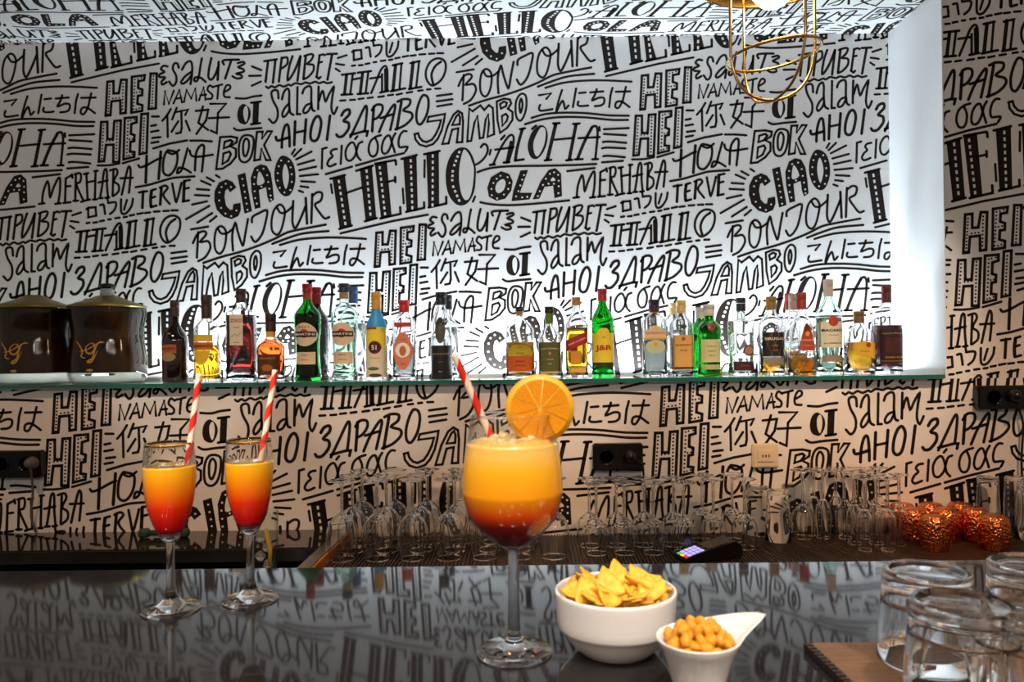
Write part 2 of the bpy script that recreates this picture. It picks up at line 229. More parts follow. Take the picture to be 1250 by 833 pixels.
# ------------------------------------------------------------------ wallpaper lettering, traced stroke by stroke
# each block: '@ x0 y0 scale' then strokes: l straight line, s smooth, c closed straight, C closed smooth, f / F filled, W paper-coloured hole, d paper dots, D ink dots in a row, q paper dashes in a row
INK = """
@ 400 170 6.25
f 40,300 130,283 180,660 95,680
l 16 20,303 132,275
l 16 88,686 185,660
q 15 82,300 138,665 8
l 13 140,412 262,370
f 248,225 335,205 368,605 292,625
l 16 218,242 345,202
l 16 283,628 375,603
q 15 295,220 328,595 8
f 362,185 448,168 485,590 410,605
l 14 362,188 515,160
l 18 518,163 522,195
l 13 455,327 515,312
l 17 515,290 516,328
l 16 402,606 558,570
l 18 553,520 556,568
q 15 395,195 440,590 9
f 580,150 675,130 685,545 605,555
l 16 562,152 680,122
l 16 598,556 735,525
l 16 735,482 737,525
q 15 633,142 647,545 9
l 11 573,378 580,490
f 755,110 845,95 848,508 770,520
l 16 735,116 855,90
l 18 770,521 905,492
l 18 904,440 905,492
q 15 802,105 800,525 9
l 13 740,160 738,290
F 1030,62 1075,80 1110,140 1130,220 1130,300 1118,400 1080,475 1035,505 985,500 940,455 912,390 900,300 905,220 930,140 975,80
W 1042,78 1080,120 1100,170 1115,220 1113,300 1100,390 1080,450 1050,465 1025,430 1010,370 1003,300 1005,220 1018,140
q 17 1010,82 960,215 4
q 17 955,228 950,330 3
q 17 950,345 1010,485 4
s 14 1018,150 1040,185 1090,200 1140,190 1190,150 1220,95 1215,50 1190,38 1168,62
l 12 1125,438 1108,478
l 12 25,345 35,412
l 12 98,720 300,672 500,625 765,577
@ 390 90 6.25
l 14 18,725 22,575 55,565
s 14 132,575 100,582 85,605 100,630 75,655 60,690 80,708 125,690
l 14 170,550 162,690
s 14 328,520 300,535 285,580 270,630 235,665 205,650 200,590 225,540 255,525 275,560 290,630 315,660
l 14 290,478 272,500
s 14 468,470 425,485 388,520 375,580 390,625 420,630 440,600 445,540 425,490
s 14 580,455 560,490 545,550 520,600 490,610 475,580 485,520 510,480 535,475 550,520 575,600
s 14 665,440 640,440 615,470 603,520 610,560 640,560 672,560 655,595
l 14 48,768 248,710
l 14 278,702 460,650 645,607
s 22 168,320 190,285 225,275 228,310 185,360 220,375 222,420 180,475 145,482 130,465
s 20 235,485 245,465 290,370 345,255 362,265 355,360 345,440
l 20 235,468 340,440 368,440 360,475
l 22 415,250 402,440
s 20 400,280 430,240 475,240 480,280 450,330 415,350
s 20 455,445 500,340 560,245 578,250 560,340 540,430
l 18 465,340 560,310
l 22 625,215 590,425
s 20 595,215 640,195 690,200 685,240 640,280 700,300 705,340 650,395 580,425
C 20 790,165 825,180 832,240 815,320 775,385 745,370 740,300 760,220
l 13 895,170 1010,155
l 13 893,212 1015,195
l 13 898,250 1010,232
@ 500 100 6.25
c 12 145,268 270,245 262,300 245,370 215,435 180,475 125,494 75,478 45,440 38,400 65,392 75,425 100,452 130,460 170,442 200,400 225,345 240,292 135,305
c 12 250,475 290,340 335,250 370,222 400,240 408,300 402,460 360,462 372,355 325,365 297,470
c 12 325,330 355,265 375,245 385,275 382,325
c 12 440,455 455,205 480,225 540,180 570,215 605,178 635,200 640,300 645,400 595,420 605,320 600,250 580,290 562,425 535,432 525,330 518,262 495,310 470,450
c 12 665,150 720,128 765,135 775,165 750,205 785,230 785,290 745,350 690,390 670,290
c 11 690,170 720,150 742,160 735,185 697,205
c 11 705,260 735,245 750,265 740,300 708,335
C 12 850,92 885,105 892,170 880,240 850,295 820,280 808,220 815,140
C 12 852,130 862,170 855,215 845,235 838,190 842,150
@ 310 265 6.25
l 13 148,272 240,258 205,300
s 13 158,345 150,370 165,390 252,378
s 13 325,232 300,310 280,400 310,340 330,315 340,340 350,375 375,350
l 14 432,220 408,362
l 13 455,255 505,250
s 13 450,320 445,345 470,355 525,350
l 13 540,250 640,242
s 13 590,225 575,270 555,310 610,290 645,295 645,330 620,350 575,355
l 13 710,215 695,270 685,362
l 13 735,245 845,242
s 13 812,208 800,260 785,320 755,368 732,360 740,325 780,320 840,362
s 13 198,215 320,180 430,165 560,158 700,160 855,168
s 13 92,445 200,415 330,405 500,408 680,425 835,428
s 14 42,493 180,455 330,438 520,442 700,460 828,460
@ 230 210 6.25
s 14 115,695 250,650 400,610 530,565 650,515 750,465 850,440 1048,403
s 14 640,550 760,505 880,470 1070,452
l 15 75,460 65,655
s 14 35,545 60,490 90,460 125,455 135,480 90,535 150,530 168,580 130,650 75,682
C 13 250,415 285,450 285,530 265,600 235,625 205,590 200,510 215,440
s 13 225,430 250,470 300,465 345,430
s 15 340,600 335,480 358,390 375,450 400,530 418,560 435,470 455,360
s 15 485,385 490,345 540,315 600,295 590,380 560,480 510,535 480,495
C 13 700,250 735,290 730,360 705,450 675,480 640,450 635,370 655,290
s 13 675,270 700,310 740,310 800,260
s 17 800,222 795,320 795,390 815,430 850,370 895,260
l 20 895,200 905,395
l 18 945,170 938,390
s 15 950,180 985,155 1020,165 1010,220 965,250 1000,310 1040,355 1075,345
@ 590 140 6.25
l 14 920,112 1110,103
l 14 920,148 1090,158
s 14 912,210 960,206 1090,216
s 14 905,258 950,252 1083,258
s 14 915,318 960,315 1080,326
l 14 905,365 1065,353
s 15 75,380 130,260 185,175 215,155 232,180 222,260 190,365
l 13 90,268 230,250
l 24 212,210 180,365
l 16 50,385 88,380
l 16 155,367 200,362
l 16 135,190 162,160
s 24 298,110 262,240 245,340
l 16 278,112 318,105
l 18 240,352 308,342
F 430,82 470,92 492,150 482,230 450,300 405,340 360,322 338,250 350,180 380,120
W 468,105 476,150 466,220 442,280 412,320 388,290 382,220 402,160 437,100
l 18 372,110 402,85
l 28 552,75 488,345
l 26 707,75 655,345
l 14 545,192 690,178
l 15 532,68 582,65
l 15 468,350 518,345
l 15 685,72 735,68
l 15 632,350 680,345
s 24 718,340 770,210 828,100
s 18 828,95 860,90 872,150 855,335
l 14 725,180 888,172
l 15 700,342 758,340
l 15 830,342 875,340
l 14 885,95 888,122
s 14 -45,440 50,410 200,395 500,390 700,385 862,377
l 14 640,432 850,408
l 12 57,268 48,305
f 135,435 195,455 222,510 210,580 165,640 100,655 45,625 33,560 60,480
W 150,492 170,520 155,575 115,600 92,570 105,520
d 9 130,467 185,478 102,490 200,522 77,522 190,568 62,568 157,610 65,615 105,640
f 285,430 338,425 275,600 370,600 350,645 218,658 230,590
d 9 310,462 297,497 282,541 268,585 250,625 296,632 335,628
f 380,645 440,510 500,425 550,412 590,450 598,620 545,635 535,540 465,550 425,640
W 530,478 550,502 513,507
d 9 508,452 540,441 477,490 571,460 575,505 455,537 498,528 538,528 575,547 431,585 416,622 573,600
s 13 -22,670 60,685 200,692 400,680 655,655
@ 690 180 6.25
s 12 510,92 600,90 678,75
s 12 702,75 760,58 828,38
s 15 88,380 95,300 125,215 140,250 148,335 175,260 210,190 225,200 222,300 210,380
l 14 62,386 105,380
l 14 188,385 230,380
l 16 268,190 262,375
l 13 268,190 315,165
l 13 268,252 305,248
l 14 250,378 305,372
l 14 315,160 318,185
l 15 345,155 340,365
s 13 335,160 375,150 385,180 375,220 350,240 400,355
l 13 325,362 362,360
l 13 385,370 410,362
l 15 425,155 435,355
l 15 495,140 490,350
l 12 430,220 495,208
l 13 405,158 440,150
l 13 485,135 512,132
l 13 420,358 452,352
l 13 475,352 505,350
s 14 530,340 545,250 560,135 580,130 582,240 590,330
l 12 515,222 588,205
l 13 520,342 550,340
l 13 570,340 600,335
l 15 632,125 625,325
s 13 605,130 650,118 662,150 635,210 670,240 670,290 630,325
s 15 695,315 720,200 745,105 762,120 760,200 750,300
l 12 685,190 780,185
c 13 438,415 495,410 500,475 440,488
l 12 425,425 445,418
s 14 530,395 555,390 562,420 568,462
l 12 585,340 592,375
s 13 590,378 650,375 640,430 605,462
s 14 690,350 692,450 730,455 770,400 780,345
l 12 735,355 712,430
l 12 425,532 450,528
l 12 478,528 508,525
l 12 528,518 560,512
l 12 590,505 612,502
l 12 645,495 680,490
l 12 708,487 735,483
l 12 755,475 790,468
l 12 812,463 855,455
l 12 872,455 912,450
l 12 940,445 985,442
l 12 1012,440 1055,438
l 12 1075,435 1122,435
l 22 858,290 852,415
l 15 825,298 888,288
s 24 922,288 915,350 918,405
l 14 918,284 955,272
l 14 925,338 950,330
l 16 918,410 960,398
l 22 998,262 988,390
s 14 985,262 1025,245 1045,265 1012,318 1060,385
s 16 1080,230 1095,310 1110,370 1135,290 1150,225
l 24 1172,212 1166,362
l 14 1170,212 1215,202
l 14 1175,270 1208,262
l 15 1160,368 1208,358
s 14 800,258 900,240 1020,205 1100,185 1250,175
l 24 385,597 368,750
l 14 432,592 412,748
l 15 348,600 450,588
l 15 345,752 428,748
l 14 425,637 490,625
l 24 507,582 488,745
l 14 550,577 530,742
l 14 470,584 572,572
l 14 468,747 550,741
s 15 572,740 610,650 645,565 678,533 695,570 695,720
l 15 655,595 655,728
l 22 680,560 683,720
l 14 640,736 705,722
l 13 565,628 650,615
l 26 758,525 738,720
l 13 803,515 788,708
l 14 735,528 810,512
l 15 722,726 832,703
l 26 892,505 870,705
l 13 938,497 915,695
l 14 870,512 942,495
l 15 860,709 955,692
C 15 1085,474 1135,500 1138,570 1105,640 1040,682 997,640 990,570 1025,500
s 18 1105,500 1060,535 1032,600 1045,668
l 12 335,797 375,795
l 12 410,793 450,790
l 12 475,785 515,780
l 12 545,778 585,772
l 12 625,770 670,763
l 12 700,757 740,752
l 12 765,752 808,743
l 12 842,738 885,730
l 12 930,722 965,718
l 12 998,713 1025,710
l 12 1060,706 1100,705
@ 770 60 6.25
c 19 85,203 132,198 132,292 172,290 190,187 232,187 225,440 185,445 183,345 117,352 108,458 72,462
D 5 104,230 90,450 11
D 5 205,215 200,412 9
D 5 127,330 175,325 3
c 19 272,165 370,152 365,190 322,198 320,250 352,262 350,305 318,310 314,370 352,382 350,425 268,438
D 5 295,185 283,412 10
D 5 318,180 345,172 2
D 5 308,285 332,280 2
D 5 305,412 328,405 2
c 19 415,140 462,140 455,405 400,410
D 5 437,160 425,390 11
c 19 38,510 85,508 85,640 128,640 138,502 188,498 182,660 175,815 130,815 132,682 75,685 60,808 20,812
D 5 57,535 42,790 11
D 5 160,520 153,785 12
D 5 80,655 127,650 3
c 19 218,480 308,472 308,512 268,525 265,600 292,610 290,655 262,662 258,735 292,740 290,775 208,795
D 5 243,503 232,770 11
D 5 262,497 292,492 2
D 5 255,643 277,640 2
D 5 250,765 275,757 2
c 19 345,450 395,445 385,745 330,755
D 5 366,480 355,735 12
l 14 425,468 478,468
l 14 418,540 458,532
l 14 418,585 475,575
l 14 428,632 490,625
l 14 420,670 475,660
l 14 435,712 560,675 695,650
l 14 718,652 800,652 882,658
@ 445 245 6.25
s 15 550,130 520,125 500,150 525,172 490,190 490,210 530,215 505,245 510,268 545,250
s 15 635,140 625,108 600,110 590,150 615,200 615,250 590,278 562,245
s 15 660,155 690,105 725,90 738,130 735,200 725,265
s 15 735,170 690,200 655,245 665,262 700,240 730,200
s 15 812,68 800,130 790,200 775,240 755,240 760,215 800,215 840,248
s 17 885,65 868,140 862,210 885,230 915,190 940,120
l 20 940,95 932,232
s 16 980,115 970,90 1000,80 1095,78
l 18 1035,85 990,222
s 14 1085,105 1125,95 1135,110 1090,135 1125,150 1130,170 1075,185 1110,195 1115,215 1080,222 1045,205
l 11 522,420 530,320 560,415 598,315
l 11 595,412 640,310 660,405
l 10 610,378 655,368
l 11 675,402 695,310 730,375 762,298 770,392
l 11 790,388 825,290 840,385
l 10 800,350 845,345
s 11 895,290 870,275 855,310 890,345 885,375 855,378
l 11 900,285 968,268
l 11 938,280 930,378
s 11 985,325 1025,300 1025,275 1000,275 980,320 985,360 1025,365
l 13 575,455 545,505 510,545
l 13 548,505 552,670
l 13 620,445 585,535
l 13 605,480 705,460 685,500
l 14 655,480 658,600 650,635 615,642
l 13 632,548 580,630
l 14 690,545 720,620
l 14 820,435 785,560 860,615
l 14 765,470 860,460 845,540 770,645
l 14 875,415 995,415 935,485 925,640 880,620
l 13 865,525 1020,518
l 14 1195,130 1265,158
l 14 1172,202 1262,200
l 14 1192,278 1262,245
@ 240 110 6.25
F 360,105 405,140 412,200 385,255 355,262 320,240 310,185 325,130
W 378,120 392,150 392,200 378,245 360,210 358,150
f 435,95 475,92 468,260 428,262
l 15 415,98 490,88
l 15 415,262 485,252
s 14 298,62 370,65 430,50 495,42
s 14 285,292 320,308 400,298 495,290
c 14 180,360 260,355 310,365 305,400 260,430 300,450 300,510 260,560 200,600 150,605 165,480
c 13 215,395 260,382 275,395 250,430 207,445
c 13 205,485 250,470 262,490 240,540 197,565
C 14 370,345 430,360 432,440 410,520 370,552 330,530 322,450 335,380
C 14 380,370 400,400 395,460 375,505 358,490 355,430 362,390
c 14 460,320 505,318 500,370 540,315 575,315 515,420 565,535 530,535 495,450 485,530 440,538
s 21 650,440 655,350 675,275 698,270 708,350 710,430
s 22 605,358 620,385 705,362
l 22 752,240 745,420
l 22 835,225 822,405
l 18 755,325 830,310
C 22 930,200 950,240 945,300 925,370 895,390 870,365 875,290 900,220
l 22 1018,195 995,380
@ 230 170 6.25
l 12 790,115 812,78
l 12 805,132 862,75
l 12 822,155 940,95
l 12 835,195 960,160
l 12 845,238 975,210
l 12 850,282 990,268
l 12 860,322 965,328
l 12 855,360 915,368
l 12 842,393 875,405
l 12 210,275 238,293
l 12 140,292 195,322
l 12 97,318 170,350
l 12 65,382 158,388
l 12 50,427 160,433
l 12 28,500 142,475
l 12 -18,612 160,510
l 12 68,638 182,565
l 12 165,630 215,588
l 12 20,690 152,668
f 290,310 335,328 362,368 318,402 300,375 280,390 272,440 285,510 320,545 340,540 345,500 395,490 398,540 380,585 330,608 270,590 220,540 200,470 203,400 235,335
d 9 285,340 325,365 253,365 237,407 235,468 250,525 283,568 327,588 367,545
f 378,278 432,260 482,548 430,565
d 9 412,303 421,353 430,402 436,448 444,492 451,540
f 505,220 550,195 595,205 625,260 640,350 650,460 620,480 605,440 595,362 535,387 548,520 510,530 485,400 478,300
W 543,245 582,325 530,352 526,300
d 9 528,237 573,226 505,290 601,275 501,343 557,362 609,327 506,398 618,378 509,450 627,430 522,492 630,460
F 710,127 770,145 805,200 818,290 805,370 770,430 720,430 675,370 655,280 668,190
W 738,188 758,230 767,290 757,350 742,380 722,320 720,240
d 9 708,163 765,170 690,207 780,215 682,260 788,268 681,316 789,326 697,372 778,388 733,407
@ 640 240 8.3333
l 24 130,160 105,372
l 26 205,150 180,380
l 20 90,162 220,142
l 24 270,125 240,370
s 20 275,130 325,125 325,190 270,235
s 23 380,110 345,220 330,355 395,270 460,110
l 24 460,110 430,360
l 26 515,105 490,340
s 19 500,110 560,90 590,100 570,150 530,190 590,200 590,260 540,320 490,345
l 21 655,100 625,320
s 17 650,105 690,92 710,102
l 17 645,178 680,168
l 19 620,320 645,338 665,322
l 25 780,100 735,350
l 22 730,90 830,85
l 15 840,130 930,100
l 15 822,188 905,200
l 15 818,238 860,265
s 17 110,420 135,435 165,415 200,428 245,405 290,420 340,400 365,410 410,385 470,395 510,378 560,388 610,370 650,385 695,372 730,385 780,375
s 21 237,540 230,470 200,455 165,480 180,560 225,650 225,740 185,792 140,750
s 21 272,550 290,480 325,440 345,470 345,580 355,680 390,708
s 19 345,590 300,640 275,700 290,730 330,690 350,640
l 21 430,425 425,700 460,700
s 21 480,490 500,440 545,415 570,440 570,560 580,650 605,668
s 19 570,590 520,610 490,660 500,690 540,670 575,600
l 23 645,420 640,650
s 21 650,560 670,490 690,470 715,570 750,500 800,420 785,520 775,640 800,700 835,630
@ 600 170 3.9063
l 14 905,50 900,178
l 14 972,30 962,160
s 10 865,95 875,105 905,95 950,70 975,60
C 11 1015,25 1050,40 1045,100 1015,142 985,130 985,70 1000,30
s 9 1000,30 1030,42 1060,22
s 10 1100,15 1085,70 1070,120 1050,132 1058,108 1085,112 1115,130
s 11 1135,120 1140,40 1160,2 1178,5 1175,60 1168,125
s 9 1110,25 1118,48 1150,55 1220,45
"""
BACK_Y, FRONT_Y = 2.5, 2.2
def tile_pt(px, py):
    p = onY(px, py, BACK_Y); return (p.x, p.z)
def build_tile():
    vs, fs, ml = [], [], []          # vertex (u,v,layer), face, slot (0 paper, 1 ink)
    def add(pts, faces, layer, slot):
        b = len(vs); vs.extend((x, y, layer) for x, y in pts)
        for f in faces: fs.append(tuple(b+i for i in f)); ml.append(slot)
    def ribbon(pts, w, closed, layer, slot, caps=True):
        P = [Vector(p) for p in pts]; n = len(P); L, h = [], w/2
        out = []
        for i in range(n):
            a = P[(i-1) % n] if closed or i else P[i]; b = P[(i+1) % n] if closed or i < n-1 else P[i]
            d1 = (P[i]-a); d2 = (b-P[i])
            d1 = d1.normalized() if d1.length > 1e-9 else d2.normalized(); d2 = d2.normalized() if d2.length > 1e-9 else d1
            t = d1+d2; t = t.normalized() if t.length > .05 else d1
            nn = Vector((-t.y, t.x)); k = min(1.6, 1/max(.35, nn.dot(Vector((-d1.y, d1.x)))))
            out += [P[i]+nn*h*k, P[i]-nn*h*k]
        faces = [(2*i, 2*i+1, 2*((i+1) % n)+1, 2*((i+1) % n)) for i in range(n if closed else n-1)]
        add([tuple(p) for p in out], faces, layer, slot)
        if not closed and caps:
            for c in (P[0], P[-1]): disc(c, h, layer, slot, 8)
    def disc(c, r, layer, slot, n=8):
        add([(c[0]+r*math.cos(2*PI*k/n), c[1]+r*math.sin(2*PI*k/n)) for k in range(n)], [tuple(range(n))], layer, slot)
    def fill(pts, layer, slot):
        tri = tessellate_polygon([[Vector((x, y, 0)) for x, y in pts]])
        add(pts, tri, layer, slot)
    x0 = y0 = 0; s = 1
    for ln in INK.strip().split('\n'):
        t = ln.split()
        if t[0] == '@': x0, y0, s = map(float, t[1:4]); u = 1/s/370.0; continue
        kk = t[0]
        def pts(ts): return [tile_pt(x0+float(a.split(',')[0])/s, y0+float(a.split(',')[1])/s) for a in ts]
        if kk in 'lscC':
            w0 = float(t[1])*6.25/s; w = (w0+max(0, 20-w0)*.64)*u*s/6.25; p = pts(t[2:])
            if kk in 'sC': p = spline(p, kk == 'C', 4)
            ribbon(p, w, kk in 'cC', 1, 1)
            if kk == 'l' and len(p) > 2:
                for c in p[1:-1]: disc(c, w/2, 1, 1, 8)
            if kk == 'c':
                for c in p: disc(c, w/2, 1, 1, 8)
        elif kk in 'fFW':
            p = pts(t[1:])
            if kk != 'f': p = spline(p, True, 3)
            fill(p, 2 if kk == 'W' else 1, 0 if kk == 'W' else 1)
            if kk == 'f': ribbon(p, 6*u, True, 1, 1); [disc(c, 3*u, 1, 1, 6) for c in p]
        elif kk == 'd':
            for c in pts(t[2:]): disc(c, float(t[1])*u*.85, 2, 0, 7)
        elif kk == 'D':
            a, b = pts(t[2:4]); n = int(t[4])
            for i in range(n):
                k = i/(n-1); disc((a[0]+(b[0]-a[0])*k, a[1]+(b[1]-a[1])*k), float(t[1])*u*1.5, 1, 1, 6)
        elif kk == 'q':
            a, b = pts(t[2:4]); n = int(t[4]); a = Vector(a); b = Vector(b)
            for i in range(n):
                k = (i+.25)/n; e = (i+.78)/n
                ribbon([tuple(a.lerp(b, k)), tuple(a.lerp(b, e))], float(t[1])*u, False, 2, 0, False)
    return vs, fs, ml
TILE = build_tile()
_a, _b, _c = tile_pt(122.9, 148.5), tile_pt(775.4, 140.8), tile_pt(451, 333)
PER = _b[0]-_a[0]; DROP = ((_a[1]+_b[1])/2-_c[1])
print('tile period', PER, 'drop', DROP, _a, _b, _c)
def printed_wall(name, place, rects, off, slab, xf=None, grow=0.0):
    """place(u,v,h) -> world point; rects: clip rectangles in (u,v); off: shift of the pattern; slab: extra (verts, faces)"""
    vs0, fs0, ml0 = TILE
    us = [v[0] for v in vs0]; ws = [v[1] for v in vs0]; box_ = (min(us), max(us), min(ws), max(ws))
    parts_v, parts_f, parts_m = [], [], []
    for (u0, u1, w0, w1) in rects:
        bm = bmesh.new()
        for i in range(-6, 7):
            for j in range(-8, 9):
                ox = off[0]+i*PER+j*PER/2; oy = off[1]-j*DROP
                if box_[1]+ox < u0-grow or box_[0]+ox > u1+grow or box_[3]+oy < w0-grow or box_[2]+oy > w1+grow: continue
                keep = set()
                sel = []
                for f, m in zip(fs0, ml0):
                    x = vs0[f[0]][0]+ox; y = vs0[f[0]][1]+oy
                    if xf: x, y = xf(x, y)
                    if u0-.08 < x < u1+.08 and w0-.08 < y < w1+.08: sel.append((f, m)); keep.update(f)
                mp = {k: bm.verts.new((*(xf(vs0[k][0]+ox, vs0[k][1]+oy) if xf else (vs0[k][0]+ox, vs0[k][1]+oy)), vs0[k][2]*.00025)) for k in keep}
                for f, m in sel:
                    try: bm.faces.new([mp[k] for k in f]).material_index = m
                    except ValueError: pass
        for co, no in (((u0, 0, 0), (-1, 0, 0)), ((u1, 0, 0), (1, 0, 0)), ((0, w0, 0), (0, -1, 0)), ((0, w1, 0), (0, 1, 0))):
            bmesh.ops.bisect_plane(bm, geom=bm.verts[:]+bm.edges[:]+bm.faces[:], plane_co=co, plane_no=no, clear_outer=True)
        bm.verts.index_update(); b = len(parts_v)
        parts_v += [place(v.co.x, v.co.y, v.co.z) for v in bm.verts]
        for f in bm.faces: parts_f.append(tuple(b+v.index for v in f.verts)); parts_m.append(f.material_index)
        bm.free()
    for sv, sf in slab:
        b = len(parts_v); parts_v += sv
        for f in sf: parts_f.append(tuple(b+i for i in f)); parts_m.append(0)
    o = me_obj(name, parts_v, parts_f, [M_paper, M_ink], fm=parts_m); o['kind'] = 'structure'
    return o
def cuboid(lo, hi):
    x0, y0, z0 = lo; x1, y1, z1 = hi
    return ([(x0, y0, z0), (x1, y0, z0), (x1, y1, z0), (x0, y1, z0), (x0, y0, z1), (x1, y0, z1), (x1, y1, z1), (x0, y1, z1)],
            [(0, 3, 2, 1), (4, 5, 6, 7), (0, 1, 5, 4), (1, 2, 6, 5), (2, 3, 7, 6), (3, 0, 4, 7)])
SHELF_Z, SOFF_Z, SIDE_X, LIP_Y = 1.282, 2.403, 1.19, 2.176
XL, XR = -2.6, 2.6
p = onY(57.6, 536.8, FRONT_Y); OFF_F = (p.x-_a[0], p.z-_a[1])
q = onY(1168.9, 317.2, FRONT_Y); OFF_R = (q.x-_a[0], q.z-_a[1])
print('front offsets', OFF_F, OFF_R, 'diff', OFF_R[0]-OFF_F[0]-PER*1.5, OFF_R[1]-OFF_F[1]-DROP)
p = onZ(414, 25, SOFF_Z); h0 = tile_pt(311, 226); OFF_S = (p.x-h0[0], -p.y-h0[1]); AU, AV = p.x, -p.y
def soffit_skew(x, y):            # the sheet on the soffit was hung slightly off square
    dx, dy = x-AU, (y-AV)*.87; c, s_ = math.cos(-.05), math.sin(-.05)
    return (AU+dx*c-dy*s_, AV+dx*s_+dy*c)
wb = printed_wall('wall_back', lambda u, v, h: (u, BACK_Y-h, v), [(XL, SIDE_X, SHELF_Z-.02, SOFF_Z)], (0, 0),
                  [cuboid((XL, BACK_Y, 0), (XR, BACK_Y+.05, 2.75))])
tag(wb, 'niche back wall papered with black hand-lettered greetings in many languages')
wf = printed_wall('wall_front', lambda u, v, h: (u, FRONT_Y-h, v), [(XL, XR, .6, SHELF_Z-.013)], OFF_F,
                  [cuboid((XL, FRONT_Y, 0), (XR, BACK_Y, SHELF_Z-.0105)), cuboid((XL, FRONT_Y, SOFF_Z), (XR, BACK_Y, 2.75))])
tag(wf, 'lower wall under the shelf papered with black lettered greetings')
wr = printed_wall('wall_right', lambda u, v, h: (u, FRONT_Y-h, v), [(SIDE_X, XR, SHELF_Z-.013, 2.7)], OFF_R,
                  [cuboid((SIDE_X+.004, FRONT_Y, SHELF_Z-.0105), (XR, BACK_Y, SOFF_Z))])
tag(wr, 'outer wall to the right of the niche, papered with lettered greetings')
soff = printed_wall('ceiling', lambda u, v, h: (u, -v, SOFF_Z-.004-h), [(XL, SIDE_X, -BACK_Y, -LIP_Y)], OFF_S,
                    [cuboid((XL, LIP_Y, SOFF_Z-.004), (SIDE_X, BACK_Y, SOFF_Z-.0005))], soffit_skew, .4)
tag(soff, 'papered soffit of the niche with foreshortened lettering')
tag(box('wall_niche_side', (SIDE_X, LIP_Y, SHELF_Z-.010), (SIDE_X+.0035, BACK_Y, SOFF_Z-.004), M_white), 'plain white right-hand reveal of the niche', kind='structure')
tag(box('floor', (XL, -2.5, -.05), (XR, FRONT_Y, 0), noisy(mat('floor_tile', (.1, .08, .06), .5), srgb(60, 50, 44), srgb(74, 62, 54), 8)), 'dark bar floor', kind='structure')
tag(box('ceiling', (XL, -2.5, 2.75), (XR, BACK_Y+.05, 2.8), mat('ceiling_paint', srgb(80, 70, 62), .8)), 'dark room ceiling', kind='structure')
# ------------------------------------------------------------------ glass shelf and its light
M_teal = mat('teal_glass_edge', srgb(16, 118, 108), .12, trans=.2, coat=.5)
M_shelfglass = mat('shelf_glass', (.86, .97, .94), .02, trans=.55, ior=1.3)
sh = empty('glass_shelf', (0, LIP_Y, SHELF_Z-.0095), 'long clear glass shelf with teal green edge carrying the bottles', 'shelf')
box('glass_slab', (XL, .001, 0), (SIDE_X-.001, BACK_Y-LIP_Y-.002, .0092), M_shelfglass, sh)
box('front_edge', (XL, -.0015, -.0005), (SIDE_X-.001, .001, .0092), M_teal, sh)
tag(box('trim_1', (XL, LIP_Y+.004, SHELF_Z-.0125), (SIDE_X, BACK_Y, SHELF_Z-.0098), M_white), 'white ledge under the glass shelf', kind='structure')

# ------------------------------------------------------------------ bottles
def prof_bottle(H, R, D, neck, zs0, zs1, p, foot=.96, belly=None):
    """list of (z, rx, ry, p)"""
    S = [(0, R*foot*.97, D*foot*.97, p), (H*.006, R*foot, D*foot, p), (H*.03, R, D, p)]
    if belly:
        for z, k in belly: S.append((H*z, R*k, D*k, p))
    S.append((H*zs0, R*(belly[-1][1] if belly else 1), D*(belly[-1][1] if belly else 1), p))
    kk = S[-1][1]/R
    for k in range(1, 7):
        t = k/6; c = .5+.5*math.cos(PI*t); pp = 2+(p-2)*c
        t2 = math.sin(t*PI/2)
        S.append((H*(zs0+(zs1-zs0)*t), neck+(R*kk-neck)*c**.85, neck+(D*kk-neck)*c**.85, pp))
    S.append((H*.985, neck*.97, neck*.97, 2))
    return S
def se(t, p):
    c, s = math.cos(t), math.sin(t); return (math.copysign(abs(c)**(2/p), c), math.copysign(abs(s)**(2/p), s))
def loft(S, n=28, shrink=0.0, ztop=None, zbot=None, flip=False, bot=True, top=True):
    T = []
    for z, rx, ry, p in S:
        T.append((z, max(rx-shrink, .0005), max(ry-shrink, .0005), p))
    if zbot is not None or ztop is not None:
        zb = zbot if zbot is not None else T[0][0]; zt = ztop if ztop is not None else T[-1][0]
        def at(z):
            for a, b in zip(T, T[1:]):
                if a[0] <= z <= b[0] and b[0] > a[0]:
                    k = (z-a[0])/(b[0]-a[0]); return (z,)+tuple(a[i]+(b[i]-a[i])*k for i in (1, 2, 3))
            return (z,)+(T[-1] if z > T[-1][0] else T[0])[1:]
        T = [at(zb)]+[t for t in T if zb < t[0] < zt]+[at(zt)]
    vs, fs = [], []
    for z, rx, ry, p in T:
        for k in range(n):
            c, s = se(2*PI*(k+.5)/n, p); vs.append((rx*c, ry*s, z))
    m = len(T)
    for i in range(m-1):
        for k in range(n): fs.append((i*n+k, i*n+(k+1) % n, (i+1)*n+(k+1) % n, (i+1)*n+k))
    if bot: fs.append(tuple(range(n))[::-1])
    if top: fs.append(tuple((m-1)*n+k for k in range(n)))
    if flip: fs = [f[::-1] for f in fs]
    return vs, fs
def front_y(S, x, z):
    for a, b in zip(S, S[1:]):
        if a[0] <= z <= b[0] and b[0] > a[0]:
            k = (z-a[0])/(b[0]-a[0]); rx, ry, p = (a[i]+(b[i]-a[i])*k for i in (1, 2, 3)); break
    else: rx, ry, p = S[-1][1:]
    q = min(.995, abs(x)/rx); return -ry*(1-q**p)**(1/p)
def patch(name, S, x0, x1, fz, m, parent, off=.0004, n=12, rows=3):
    """a thin printed label wrapped on the bottle's front; fz(x)->(zlow, zhigh)"""
    vs, fs = [], []
    for i in range(n+1):
        x = x0+(x1-x0)*i/n; a, b = fz(x)
        for j in range(rows+1):
            z = a+(b-a)*j/rows; vs.append((x, front_y(S, x, z)-off, z))
    for i in range(n):
        for j in range(rows):
            k = i*(rows+1)+j; fs.append((k, k+rows+1, k+rows+2, k+1))
    return me_obj(name, vs, fs, m, parent, True)
